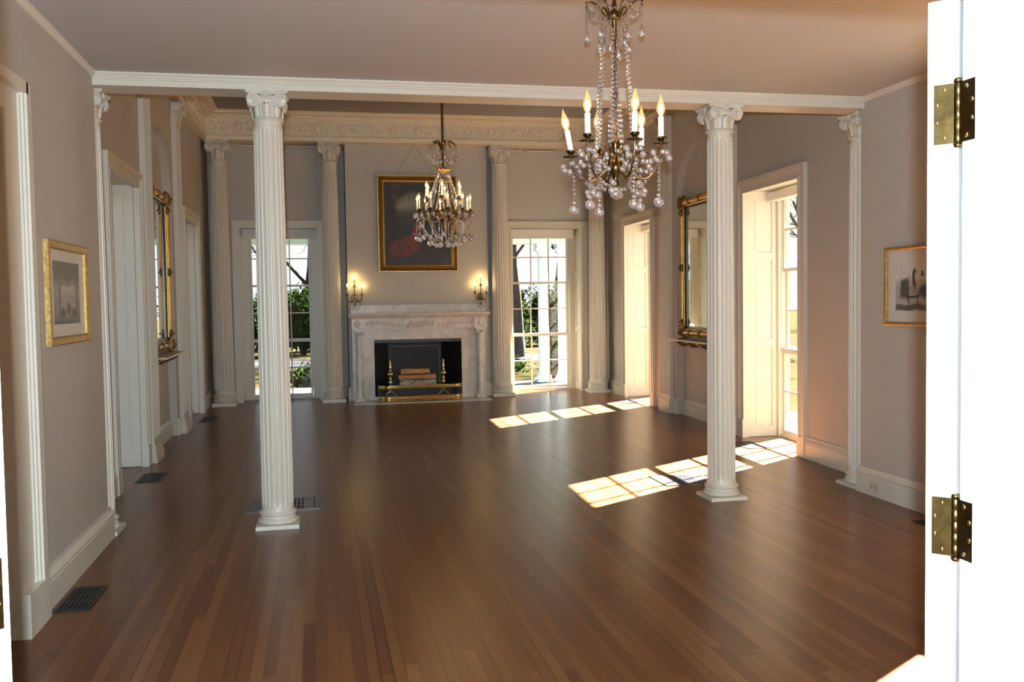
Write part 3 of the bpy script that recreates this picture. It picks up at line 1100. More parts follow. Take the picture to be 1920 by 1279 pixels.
def pilaster(F, c, label, group, side):
    hw = 0.19
    root = empty("pilaster", F(c, -0.03, 0), label, "pilaster", group, "thing")
    mb = MB(F)
    mb.box(c - hw - 0.03, c + hw + 0.03, -0.085, -0.003, 0.001, 0.055)
    mb.build("plinth", M["white"], root)
    mb = MB(F)
    for d, za, zb in ((0.080, 0.055, 0.105), (0.070, 0.105, 0.130), (0.076, 0.130, 0.160), (0.066, 0.160, 0.185)):
        mb.box(c - hw - d + 0.055, c + hw + d - 0.055, -d, -0.003, za, zb)
    mb.build("base", M["white"], root)
    mb = MB(F)
    mb.box(c - hw, c + hw, -0.048, -0.003, 0.185, 3.70)
    n = 8
    for k in range(n):                       # raised fillets leave seven flutes
        m = c - hw + 0.012 + (2 * hw - 0.024) * k / (n - 1)
        mb.box(m - 0.010, m + 0.010, -0.058, -0.048, 0.24, 3.66)
    mb.box(c - hw, c + hw, -0.058, -0.048, 0.185, 0.24)
    mb.box(c - hw, c + hw, -0.058, -0.048, 3.66, 3.70)
    mb.build("shaft", M["white"], root)
    # capital
    mb = MB(F)
    z0, z1 = 3.70, 4.003
    h = z1 - z0
    mb.mould([(-0.003, z0), (-0.068, z0), (-0.078, z0 + 0.012), (-0.068, z0 + 0.024), (-0.062, z0 + 0.03), (-0.066, z0 + 0.15), (-0.085, z0 + 0.20), (-0.085, z1 - 0.04), (-0.003, z1 - 0.04)], c - hw, c + hw)
    for k in range(4):
        m = c - hw + 2 * hw * (k + 0.5) / 4
        path = [(m, -0.066, z0 + 0.03), (m, -0.072, z0 + 0.10), (m, -0.090, z0 + 0.15), (m, -0.115, z0 + 0.168), (m, -0.125, z0 + 0.155)]
        mb.ribbon(path, [0.075, 0.09, 0.085, 0.06, 0.02], 0.012, (1, 0, 0))
    for sg in (-1, 1):
        cs, zc, R = c + sg * (hw - 0.02), z0 + 0.655 * h, 0.070
        sp = spiral(cs, zc, R, 1.7, sg)
        mb.tube([(u, -0.105 - 0.02 * q, z) for u, z, q in sp], [R * (0.2 - 0.1 * q) for _, _, q in sp], 6)
        ring = [(cs + R * 0.95 * C_(2 * PI * k / 18), zc + R * 0.95 * S_(2 * PI * k / 18)) for k in range(18)]
        mb.prism([(u, -0.02, z) for u, z in ring], [(u, -0.10, z) for u, z in ring])
        mb.ball((cs, -0.118, zc), 0.014, 8, 5)
    mb.box(c - hw - 0.03, c + hw + 0.03, -0.105, -0.003, z1 - 0.035, z1 - 0.018)
    mb.box(c - hw - 0.04, c + hw + 0.04, -0.115, -0.003, z1 - 0.018, z1 - 0.001)
    mb.ball((c, -0.115, z1 - 0.035), 0.026, 8, 5)
    mb.build("capital", M["white"], root)


PG = "fluted wall pilasters flanking the mirror niches"
pilaster(F_left, 9.735, "white pilaster on the left wall on the near side of the gilt mirror", PG, 0)
pilaster(F_left, 11.83, "white pilaster on the left wall on the far side of the gilt mirror", PG, 0)
pilaster(F_right, 9.735, "white pilaster on the right wall hidden behind the front column", PG, 1)
pilaster(F_right, 11.83, "white pilaster on the right wall on the far side of the gilt mirror", PG, 1)


# ================================================================== MIRRORS
def pier_mirror(F, label):
    c, hw, zb, zt, fw = NICHE, 0.685, 1.03, 2.83, 0.115
    back = 0.086
    root = empty("pier_mirror", F(c, back, zb), label, "mirror", "gilt pier mirrors in the wall niches", "thing")
    mb = MB(F)
    # half-round gilt rails
    def rail(p0, p1, rr, d, n=12):
        mb.tube([p0, p1], rr, n)
    x0, x1, z0, z1 = c - hw + fw / 2, c + hw - fw / 2, zb + fw / 2, zt - fw / 2
    for off, rr, dd in ((0.0, 0.030, back - 0.045), (0.040, 0.014, back - 0.036), (-0.040, 0.014, back - 0.036)):
        for x in (x0 + off, x1 - off):
            mb.tube([(x, dd, z0), (x, dd, z1)], rr, 12)
        for z in (z0 + off, z1 - off):
            mb.tube([(x0, dd, z), (x1, dd, z)], rr, 12)
    mb.box(c - hw, c - hw + fw, back - 0.03, back, zb, zt)
    mb.box(c + hw - fw, c + hw, back - 0.03, back, zb, zt)
    mb.box(c - hw + fw, c + hw - fw, back - 0.03, back, zb, zb + fw)
    mb.box(c - hw + fw, c + hw - fw, back - 0.03, back, zt - fw, zt)
    mb.build("frame", M["gilt"], root)
    for x in (x0, x1):                       # corner blocks with rosettes
        for z in (z0, z1):
            mb = MB(F)
            mb.box(x - 0.068, x + 0.068, back - 0.082, back, z - 0.068, z + 0.068)
            for k in range(8):
                a = 2 * PI * k / 8
                mb.ball((x + 0.036 * C_(a), back - 0.088, z + 0.036 * S_(a)), 0.020, 6, 4, (1, 0.6, 1))
            mb.ball((x, back - 0.098, z), 0.02, 8, 5)
            for sx, sz in ((1, 1), (1, -1), (-1, 1), (-1, -1)):
                mb.ball((x + sx * 0.07, back - 0.05, z + sz * 0.07), 0.022, 6, 4)
            mb.build("corner_block", M["gilt_dark"], root)
    for x in (x0, x1):
        for z in (z0 + 0.13, z1 - 0.13, (z0 + z1) / 2):
            mb = MB(F)
            for k in range(5):
                mb.ball((x + 0.016 * (k - 2), back - 0.068 + 0.004 * abs(k - 2), z), 0.024, 6, 4, (0.6, 0.7, 2.2))
            mb.tube([(x - 0.052, back - 0.045, z), (x, back - 0.085, z), (x + 0.052, back - 0.045, z)], 0.014, 6)
            mb.build("leaf_collar", M["gilt_dark"], root)
    for q in (0.22, 0.5, 0.78):
        for z in (z0, z1):
            mb = MB(F)
            x = x0 + (x1 - x0) * q
            for k in range(5):
                mb.ball((x, back - 0.068 + 0.004 * abs(k - 2), z + 0.016 * (k - 2)), 0.024, 6, 4, (2.2, 0.7, 0.6))
            mb.build("leaf_collar", M["gilt_dark"], root)
    mb = MB(F)
    e = fw
    for a, b, zz0, zz1 in ((c - hw + e, c - hw + e + 0.026, zb + e, zt - e), (c + hw - e - 0.026, c + hw - e, zb + e, zt - e),
                           (c - hw + e, c + hw - e, zb + e, zb + e + 0.026), (c - hw + e, c + hw - e, zt - e - 0.026, zt - e)):
        mb.box(a, b, back - 0.034, back - 0.004, zz0, zz1)
    mb.build("inner_fillet", M["black_edge"], root)
    MB(F).box(c - hw + e + 0.02, c + hw - e - 0.02, back - 0.016, back - 0.008, zb + e + 0.02, zt - e - 0.02).build("mirror_glass", M["mirror"], root)
    # marble shelf on small gilt brackets under the glass
    sh = MB(F).box(c - 0.70, c + 0.70, -0.120, back, 0.985, 1.004).build("shelf", M["marble"], root)
    MB(F).tube([(c - 0.60, back - 0.05, 0.965), (c + 0.60, back - 0.05, 0.965)], 0.018, 8).build("shelf_moulding", M["gilt"], root)
    for q in (-0.58, -0.2, 0.2, 0.58):
        x = c + q
        mb = MB(F)
        mb.tube([(x, back - 0.004, 0.92), (x, back - 0.06, 0.925), (x, back - 0.11, 0.955), (x, back - 0.15, 0.978)], [0.012, 0.022, 0.02, 0.012], 8)
        for k in range(4):
            mb.ball((x + 0.022 * (k - 1.5), back - 0.07, 0.945), 0.02, 6, 4)
        mb.build("bracket", M["gilt_dark"], root)
    return root


pier_mirror(F_left, "gilt mirror in the left wall niche seen nearly edge-on")
pier_mirror(F_right, "gilt mirror in the right wall niche half covered by the front column")


# ================================================================== FIREPLACE
FX = 1.555
root = empty("fireplace_surround", (FX, 14.60, 0), "white marble fireplace surround with two columns and carved frieze", "fireplace", kind="thing")
mb = MB()
yb = 14.718
mb.box(0.505, 0.845, 14.575, yb, 0.012, 1.118)
mb.box(2.225, 2.605, 14.575, yb, 0.012, 1.118)
mb.box(0.845, 2.225, 14.575, yb, 0.952, 1.118)
mb.box(0.690, 0.700, 14.570, 14.575, 0.012, 1.118)
mb.box(2.365, 2.375, 14.570, 14.575, 0.012, 1.118)
mb.box(2.225, 2.43, 14.566, 14.575, 0.012, 0.31)
mb.box(0.845, 0.88, 14.56, 14.575, 0.012, 0.06)
mb.build("facing", M["marble"], root)
mb = MB()
mb.box(0.505, 2.605, 14.480, yb, 1.120, 1.282)
mb.box(0.498, 0.668, 14.430, 14.480, 1.120, 1.282)
mb.box(2.410, 2.612, 14.430, 14.480, 1.120, 1.282)
mb.box(0.495, 2.615, 14.472, 14.480, 1.120, 1.130)
for x0, x1 in ((0.70, 1.29), (1.80, 2.38)):                  # low relief festoons
    k = x0 + 0.03
    while k < x1:
        mb.ball((k, 14.480, 1.20 + 0.02 * S_(9 * k)), 0.020, 6, 4, (0.7, 0.4, 2.0))
        k += 0.042
for x in (0.583, 2.511):
    mb.ball((x, 14.430, 1.205), 0.045, 10, 6, (0.8, 0.25, 1.1))
    for k in range(6):
        mb.ball((x + 0.04 * C_(k), 14.430, 1.205 + 0.045 * S_(k)), 0.014, 6, 4, (1, 0.6, 1))
mb.build("frieze", M["marble"], root)
mb = MB().box(1.312, 1.790, 14.432, 14.479, 1.112, 1.284)
for k in range(9):
    x = 1.36 + 0.05 * k
    mb.ball((x, 14.432, 1.165 + 0.045 * abs(S_(1.7 * k))), 0.030, 8, 5, (0.9, 0.3, 1.3))
    mb.tube([(x - 0.02, 14.428, 1.135), (x + 0.015, 14.426, 1.20), (x + 0.03, 14.428, 1.25)], [0.012, 0.009, 0.004], 5)
mb.build("tablet", M["marble"], root)
mb = MB()
x0, x1 = 0.445, 2.665
mb.prism([(x0 + 0.045, 14.715, 1.284), (x0 + 0.045, 14.425, 1.284), (x0 + 0.03, 14.410, 1.300), (x0 + 0.03, 14.400, 1.312), (x0, 14.372, 1.338), (x0, 14.366, 1.366), (x0, 14.715, 1.366)],
         [(x1 - 0.045, 14.715, 1.284), (x1 - 0.045, 14.425, 1.284), (x1 - 0.03, 14.410, 1.300), (x1 - 0.03, 14.400, 1.312), (x1, 14.372, 1.338), (x1, 14.366, 1.366), (x1, 14.715, 1.366)])
k = 0.52
while k < 2.58:
    mb.box(k, k + 0.018, 14.418, 14.43, 1.283, 1.296)
    k += 0.034
mb.build("shelf", M["marble"], root)
mb = MB()
mb.box(0.50, 2.64, 14.672, yb, 1.367, 1.480)
mb.box(0.49, 2.65, 14.660, yb, 1.480, 1.498)
mb.box(0.50, 2.64, 14.666, yb, 1.367, 1.385)
mb.build("upstand", M["marble"], root)
for cx in (0.612, 2.512):
    r = 0.055
    mb = MB()
    cy = 14.500
    mb.box(cx - 0.075, cx + 0.075, cy - 0.072, cy + 0.072, 0.012, 0.040)
    mb.lathe([(0.068, 0.040), (0.074, 0.052), (0.068, 0.066), (0.058, 0.072), (0.064, 0.082), (0.057, 0.092), (r, 0.10), (r, 0.4), (r * 0.93, 0.98), (r * 0.93, 1.00),
              (r * 1.08, 1.008), (r * 0.95, 1.018), (r * 0.95, 1.035), (r * 1.2, 1.055)], cx, cy, 28)
    for sg in (-1, 1):
        sp = spiral(cx + sg * 0.054, 1.062, 0.026, 1.5, sg, 18)
        mb.tube([(u, cy - 0.062, z) for u, z, _ in sp], [0.006 * (1 - 0.4 * q) for _, _, q in sp], 5)
        mb.tube([(cx + sg * 0.054, cy - 0.060, 1.062), (cx + sg * 0.054, cy + 0.055, 1.062)], 0.025, 12)
    mb.box(cx - 0.06, cx + 0.06, cy - 0.060, cy + 0.055, 1.070, 1.090)
    mb.box(cx - 0.082, cx + 0.082, cy - 0.068, cy + 0.070, 1.090, 1.118)
    mb.build("column", M["marble"], root)
mb = MB()
mb.box(0.50, 2.61, 14.02, 14.57, 0.0005, 0.011)
mb.build("hearth", M["marble"], root)
# firebox: splayed black sides, rear panel with an iron frame, floor
mb = MB()
fx0, fx1, bx0, bx1, y0, y1, zt = 0.846, 2.224, 1.10, 1.98, 14.60, 15.20, 0.95
for a, b, c0, c1 in ((fx0, fx0 - 0.03, bx0, bx0 - 0.03), (fx1, fx1 + 0.03, bx1, bx1 + 0.03)):
    mb.hexa([(a, y0, 0.0), (b, y0, 0.0), (c1, y1, 0.0), (c0, y1, 0.0)], [(a, y0, zt), (b, y0, zt), (c1, y1, zt), (c0, y1, zt)])
mb.box(bx0 - 0.03, bx1 + 0.03, y1, y1 + 0.04, 0, zt)
mb.box(fx0 - 0.03, fx1 + 0.03, y0, y1 + 0.04, 0.952, 0.975)
mb.box(fx0 - 0.03, fx1 + 0.03, y0, y1 + 0.04, 0.0005, 0.012)
mb.build("firebox", M["soot"], root)
mb = MB()
mb.box(bx0 + 0.02, bx0 + 0.045, y1 - 0.02, y1, 0.012, 0.82)
mb.box(bx1 - 0.045, bx1 - 0.02, y1 - 0.02, y1, 0.012, 0.82)
mb.box(bx0 + 0.02, bx1 - 0.02, y1 - 0.02, y1, 0.80, 0.825)
mb.box(fx0, fx1, 14.58, 14.60, 0.90, 0.951)
mb.build("iron_frame", M["iron"], root)

# fender
root = empty("fireplace_fender", (FX, 14.25, 0.011), "low brass fender with rounded corners standing on the hearth", "fender", kind="thing")


def fpath(x0, x1, yf, yb, r, n=8):
    p = [(x0, yb)]
    p += [(x0 + r - r * C_(a), yf + r - r * S_(a)) for a in [PI / 2 * i / n for i in range(n + 1)]]
    p += [(x1 - r + r * S_(a), yf + r - r * C_(a)) for a in [PI / 2 * i / n for i in range(n + 1)]]
    p += [(x1, yb)]
    return p


FP = fpath(0.888, 2.178, 14.20, 14.555, 0.16)


def band(mb, path, t, z0, z1):
    m = len(path)
    nr = []
    for i in range(m):
        a, b = path[max(0, i - 1)], path[min(m - 1, i + 1)]
        dx, dy = b[0] - a[0], b[1] - a[1]
        L = math.hypot(dx, dy)
        nr.append((dy / L, -dx / L))
    o = [(p[0] + n[0] * t / 2, p[1] + n[1] * t / 2) for p, n in zip(path, nr)]
    i_ = [(p[0] - n[0] * t / 2, p[1] - n[1] * t / 2) for p, n in zip(path, nr)]
    for k in range(m - 1):
        mb.add([(*o[k], z0), (*o[k + 1], z0), (*i_[k + 1], z0), (*i_[k], z0), (*o[k], z1), (*o[k + 1], z1), (*i_[k + 1], z1), (*i_[k], z1)],
               [(3, 2, 1, 0), (4, 5, 6, 7), (0, 1, 5, 4), (2, 3, 7, 6)], True)
    mb.add([(*o[0], z0), (*i_[0], z0), (*o[0], z1), (*i_[0], z1), (*o[-1], z0), (*i_[-1], z0), (*o[-1], z1), (*i_[-1], z1)], [(0, 1, 3, 2), (4, 6, 7, 5)])


mb = MB()
band(mb, FP, 0.016, 0.026, 0.090)
band(mb, FP, 0.026, 0.018, 0.028)
band(mb, FP, 0.022, 0.088, 0.096)
mb.build("lower_band", M["brass_bright"], root)
mb = MB()
band(mb, FP, 0.014, 0.205, 0.248)
mb.tube([(x, y, 0.250) for x, y in FP], 0.010, 8)
mb.build("top_rail", M["brass_bright"], root)
mb = MB()
cum = 0.0
for (a, b), (c, d) in zip(FP, FP[1:]):                        # upright wires of the dark screen
    L = math.hypot(c - a, d - b)
    n = max(1, int(L / 0.020))
    for k in range(n):
        x, y = a + (c - a) * k / n, b + (d - b) * k / n
        mb.box(x - 0.0035, x + 0.0035, y - 0.0035, y + 0.0035, 0.094, 0.206)
band(mb, FP, 0.004, 0.115, 0.119)
band(mb, FP, 0.004, 0.150, 0.154)
band(mb, FP, 0.004, 0.182, 0.186)
mb.build("wire_screen", M["iron"], root)
for x, y in ((0.93, 14.255), (1.33, 14.200), (1.74, 14.200), (2.135, 14.255)):
    MB().lathe([(0.010, 0.0115), (0.016, 0.014), (0.012, 0.0195)], x, y, 10).build("foot", M["iron"], root)

# andirons
AG = "brass andirons inside the fireplace"
for x, lab in ((1.075, "brass andiron with turned finial left of the stacked logs"), (1.905, "brass andiron with turned finial right of the stacked logs")):
    root = empty("andiron", (x, 14.42, 0.012), lab, "andiron", AG, "thing")
    cy = 14.42
    pr = [(0.020, 0.150), (0.034, 0.160), (0.030, 0.176), (0.016, 0.190), (0.013, 0.205), (0.026, 0.222), (0.013, 0.240), (0.015, 0.255), (0.030, 0.272), (0.030, 0.30), (0.013, 0.318),
          (0.011, 0.335), (0.020, 0.350), (0.011, 0.362), (0.024, 0.380), (0.043, 0.408), (0.045, 0.425), (0.036, 0.446), (0.013, 0.462), (0.018, 0.476), (0.010, 0.490), (0.024, 0.506),
          (0.021, 0.53), (0.013, 0.575), (0.008, 0.600), (0.011, 0.612), (0.003, 0.640)]
    MB().lathe(pr, x, cy, 20).build("post", M["brass_bright"], root)
    mb = MB()
    for sg in (-1, 1):
        mb.tube([(x, cy, 0.150), (x + sg * 0.045, cy - 0.005, 0.128), (x + sg * 0.085, cy - 0.01, 0.075), (x + sg * 0.098, cy - 0.012, 0.036), (x + sg * 0.115, cy - 0.013, 0.0255)], [0.018, 0.015, 0.011, 0.009, 0.012], 8)
    mb.build("leg", M["brass_bright"], root)
    mb = MB()
    mb.box(x - 0.012, x + 0.012, cy + 0.012, 14.98, 0.140, 0.165)
    mb.box(x - 0.012, x + 0.012, 14.955, 14.98, 0.0135, 0.140)
    mb.build("log_bar", M["iron"], root)


def log(name, label, mat, cs, x0, x1, cy, cz, tilt=0.0, group="logs stacked on the andirons"):
    """cs = cross-section polygon (y, z) about the log's axis"""
    root_l = (0.5 * (x0 + x1), cy, cz)
    mb = MB()
    n = 7
    rows = []
    for i in range(n):
        q = i / (n - 1)
        x = x0 + (x1 - x0) * q
        rows.append([(x, cy + y * (1 + 0.06 * S_(5 * q + 3 * y * 9)) + 0.006 * S_(7 * q), cz + z * (1 + 0.05 * C_(6 * q)) + tilt * (q - 0.5)) for y, z in cs])
    m = len(cs)
    v = [p for r in rows for p in r]
    f = [(i * m + k, i * m + (k + 1) % m, (i + 1) * m + (k + 1) % m, (i + 1) * m + k) for i in range(n - 1) for k in range(m)]
    f += [tuple(range(m - 1, -1, -1)), tuple(range((n - 1) * m, n * m))]
    mb.add(v, f)
    o = mb.build(name, mat, None, root_l)
    tag(o, label, "log", group, "thing")


circ = lambda r, n=14: [(r * C_(2 * PI * k / n), r * S_(2 * PI * k / n)) for k in range(n)]
log("birch_log", "pale birch log lying lowest at the front of the stack", M["birch"], circ(0.068), 1.235, 1.80, 14.590, 0.2395)
log("birch_log", "pale birch log lying lowest at the back of the stack", M["birch"], circ(0.070), 1.26, 1.78, 14.742, 0.2415)
log("split_log", "split log with ragged pale bark in the middle of the stack", M["split"], [(-0.085, -0.030), (0.0, -0.034), (0.075, -0.030), (0.08, 0.02), (0.02, 0.038), (-0.06, 0.030)], 1.215, 1.81, 14.655, 0.3525)
log("split_log", "orange split log on top of the stack towards the back", M["split"], [(-0.06, -0.028), (0.055, -0.03), (0.06, 0.02), (0.0, 0.045), (-0.05, 0.03)], 1.30, 1.72, 14.715, 0.430)
log("split_log", "orange split log on top of the stack at the front", M["split"], [(-0.045, -0.026), (0.036, -0.028), (0.036, 0.03), (-0.02, 0.05)], 1.255, 1.62, 14.605, 0.432)

# ================================================================== PAINTING
root = empty("painting", (1.56, 14.715, 2.77), "large dark oil painting of a seated figure in red in a gilt frame", "painting", kind="thing")
x0, x1, z0, z1 = 0.945, 2.205, 2.015, 3.535
mb = MB()


def frame_ring(mb, x0, x1, z0, z1, prof, P):
    """prof: (inset, depth) polygon swept round a rectangle; P(s, depth, z)"""
    rings = []
    for ins, d in prof:
        rings.append([P(x0 + ins, d, z0 + ins), P(x1 - ins, d, z0 + ins), P(x1 - ins, d, z1 - ins), P(x0 + ins, d, z1 - ins)])
    n = len(prof)
    for i in range(n):
        a, b = rings[i], rings[(i + 1) % n]
        for k in range(4):
            k2 = (k + 1) % 4
            mb.add([a[k], a[k2], b[k2], b[k]], [(0, 1, 2, 3)])


PP = lambda s, d, z: (s, 14.717 - d, z)
frame_ring(mb, x0 + 0.016, x1 - 0.016, z0 + 0.016, z1 - 0.016, [(0.0, 0.0), (0.0, 0.055), (0.010, 0.052), (0.030, 0.030), (0.050, 0.040), (0.062, 0.046), (0.069, 0.034), (0.069, 0.0)], PP)
mb.build("frame", M["gilt_brown"], root)
mb = MB()
frame_ring(mb, x0, x1, z0, z1, [(0.0, 0.0), (0.0, 0.056), (0.005, 0.066), (0.012, 0.066), (0.016, 0.056), (0.016, 0.0)], PP)
mb.build("outer_bead", M["gilt_pale"], root)
mb = MB()
frame_ring(mb, x0 + 0.084, x1 - 0.084, z0 + 0.084, z1 - 0.084, [(0.0, 0.0), (0.0, 0.036), (0.006, 0.040), (0.016, 0.036), (0.026, 0.024), (0.026, 0.0)], PP)
mb.build("inner_slip", M["gilt_pale"], root)
red, skin, dk = (0.135, 0.019, 0.019), (0.42, 0.24, 0.16), (0.016, 0.018, 0.020)
it = [("e", 0.10, 0.42, 0.60, 0.34, 0.0, (0.062, 0.062, 0.050), 0.7, 0.9), ("e", -0.06, 0.34, 0.30, 0.13, 0.15, (0.15, 0.14, 0.105), 0.6, 0.9), ("e", -0.16, 0.30, 0.16, 0.05, 0.25, (0.22, 0.20, 0.15), 0.7, 0.7),
      ("e", -0.24, 0.50, 0.22, 0.07, 0.4, (0.018, 0.017, 0.014), 0.4, 0.95), ("e", 0.02, 0.56, 0.32, 0.07, -0.1, (0.020, 0.020, 0.017), 0.5, 0.95), ("e", -0.42, 0.30, 0.09, 0.55, 0.1, (0.014, 0.013, 0.011), 0.4, 0.95),
      ("e", -0.27, 0.44, 0.018, 0.12, -0.7, (0.014, 0.013, 0.010), 0.5, 0.9), ("e", 0.34, 0.20, 0.22, 0.42, 0.0, (0.022, 0.024, 0.021), 0.7, 0.85), ("e", -0.33, 0.42, 0.06, 0.05, 0.0, (0.06, 0.055, 0.045), 0.6, 0.7),
      ("b", 0.0, -0.55, 0.8, 0.14, 0.0, (0.022, 0.024, 0.026), 0.5, 0.8),
      ("e", -0.19, -0.36, 0.235, 0.135, 0.15, red, 0.30, 0.95), ("e", -0.29, -0.43, 0.13, 0.10, 0.5, (0.085, 0.014, 0.015), 0.4, 0.9), ("e", -0.07, -0.26, 0.13, 0.085, 0.3, red, 0.35, 0.95),
      ("e", -0.005, -0.10, 0.062, 0.115, -0.10, (0.13, 0.020, 0.018), 0.28, 0.95), ("e", 0.040, -0.055, 0.030, 0.040, 0.0, skin, 0.35, 0.85), ("e", 0.02, -0.165, 0.085, 0.017, -0.12, skin, 0.35, 0.9),
      ("e", -0.035, -0.11, 0.020, 0.055, 0.35, (0.11, 0.018, 0.016), 0.4, 0.9),
      ("e", 0.050, 0.035, 0.026, 0.036, 0.2, skin, 0.25, 0.95), ("e", 0.030, 0.060, 0.034, 0.027, 0.3, (0.035, 0.018, 0.011), 0.35, 0.95), ("e", -0.08, 0.105, 0.10, 0.022, 0.1, (0.055, 0.025, 0.020), 0.5, 0.6),
      ("e", -0.17, -0.33, 0.02, 0.11, 0.7, (0.055, 0.010, 0.011), 0.6, 0.8), ("e", -0.26, -0.38, 0.018, 0.11, 0.4, (0.052, 0.010, 0.011), 0.6, 0.7),
      ("b", 0.17, -0.46, 0.12, 0.005, 0.0, (0.07, 0.055, 0.045), 0.6, 0.5)]
MB().box(x0 + 0.10, x1 - 0.10, 14.699, 14.708, z0 + 0.10, z1 - 0.10).build("canvas", paint("oil_painting_dark", "x", dk, it, 0.55, 0.0), root)
mb = MB()
for xx in (1.245, 1.835):
    mb.tube([(xx, 14.690, z1 - 0.004), (1.535, 14.66, 4.01)], 0.0032, 5)
mb.build("hanging_wire", M["wire"], root)


# ================================================================== FRAMED PHOTOGRAPHS
def framed_photo(F, s0, s1, z0, z1, fw, print_rect, pm, label, gm):
    root = empty("framed_photograph", F((s0 + s1) / 2, 0, (z0 + z1) / 2), label, "picture", "framed photographs on the front room walls", "thing")
    P = lambda s, d, z: F(s, -d - 0.001, z)
    mb = MB()
    frame_ring(mb, s0, s1, z0, z1, [(0, 0), (0, 0.026), (0.005, 0.030), (fw - 0.008, 0.027), (fw, 0.020), (fw, 0)], P)
    mb.build("frame", gm, root)
    MB(F).box(s0 + fw - 0.002, s1 - fw + 0.002, -0.0085, -0.002, z0 + fw - 0.002, z1 - fw + 0.002).build("mat", MATBOARD, root)
    a, b, c, d = print_rect
    MB(F).box(a, b, -0.0100, -0.0085, c, d).build("print", pm, root)
    return root


MATBOARD = plain("mat_board_cream", (0.60, 0.565, 0.49), 0.45, var=0.02)
g = lambda v: (v, v * 0.95, v * 0.88)
pl = [("b", 0.0, 0.13, 0.40, 0.06, 0.0, g(0.10), 0.3, 0.8), ("b", 0.0, 0.055, 0.40, 0.016, 0.0, g(0.20), 0.5, 0.8), ("b", 0.02, 0.01, 0.24, 0.030, 0.0, g(0.42), 0.3, 0.9),
      ("b", -0.02, -0.06, 0.17, 0.075, 0.0, g(0.33), 0.3, 0.9), ("b", -0.17, -0.06, 0.022, 0.11, 0.0, g(0.12), 0.3, 0.9), ("b", 0.20, -0.05, 0.025, 0.11, 0.0, g(0.13), 0.3, 0.9),
      ("e", 0.02, -0.09, 0.05, 0.035, 0.0, g(0.05), 0.4, 0.95), ("e", -0.10, -0.11, 0.05, 0.03, 0.0, g(0.06), 0.4, 0.95), ("e", 0.13, -0.105, 0.05, 0.03, 0.0, g(0.05), 0.4, 0.95),
      ("b", 0.0, -0.15, 0.4, 0.018, 0.0, g(0.14), 0.4, 0.9), ("b", 0.0, -0.172, 0.4, 0.012, 0.0, g(0.06), 0.4, 0.9), ("e", 0.0, 0.085, 0.012, 0.03, 0.0, g(0.05), 0.4, 0.8)]
framed_photo(F_fl, 5.245, 6.095, 1.340, 1.905, 0.044, (5.385, 5.935, 1.452, 1.800), paint("photo_parlour", "y", g(0.22), pl, 0.4, 0.0, 0.35),
             "gold framed photograph of a room on the left wall beside the doorway", M["gilt_mid"])
pr = [("b", 0.0, 0.12, 0.40, 0.08, 0.0, g(0.62), 0.3, 0.95), ("b", -0.20, -0.02, 0.05, 0.07, 0.0, g(0.05), 0.25, 0.95), ("b", -0.09, 0.05, 0.016, 0.075, 0.0, g(0.03), 0.2, 0.95),
      ("b", 0.0, 0.085, 0.012, 0.02, 0.0, g(0.05), 0.2, 0.95), ("e", 0.02, -0.04, 0.06, 0.045, 0.0, g(0.04), 0.4, 0.95), ("b", -0.10, -0.075, 0.08, 0.010, 0.0, g(0.03), 0.2, 0.95),
      ("b", -0.16, -0.11, 0.007, 0.045, 0.0, g(0.03), 0.3, 0.95), ("b", -0.045, -0.11, 0.007, 0.045, 0.0, g(0.03), 0.3, 0.95), ("b", 0.0, -0.155, 0.4, 0.020, 0.0, g(0.07), 0.4, 0.9),
      ("e", 0.12, -0.06, 0.05, 0.04, 0.0, g(0.05), 0.4, 0.95), ("b", 0.20, 0.02, 0.03, 0.12, 0.0, g(0.06), 0.3, 0.95), ("e", -0.09, -0.03, 0.04, 0.03, 0.0, g(0.25), 0.4, 0.9),
      ("b", 0.12, 0.09, 0.035, 0.03, 0.0, g(0.10), 0.2, 0.9), ("e", 0.06, -0.12, 0.03, 0.03, 0.0, g(0.30), 0.4, 0.9)]
framed_photo(F_fr, 5.345, 6.195, 1.318, 1.893, 0.026, (5.47, 6.075, 1.425, 1.755), paint("photo_library", "-y", g(0.38), pr, 0.4, 0.0, 0.35),
             "thin gold framed photograph of a furnished room on the right wall cut by the door", M["gilt"])

# ================================================================== OUTLET AND FLOOR REGISTERS
root = empty("wall_outlet", (4.139, 6.305, 0.075), "small ivory outlet in the baseboard right of the end column", "outlet", kind="thing")
MB().box(4.130, 4.1395, 6.245, 6.365, 0.040, 0.110).build("cover_plate", M["plate"], root)
for y in (6.280, 6.330):
    MB().box(4.1285, 4.130, y - 0.014, y + 0.014, 0.062, 0.090).build("socket", M["ivory"], root)


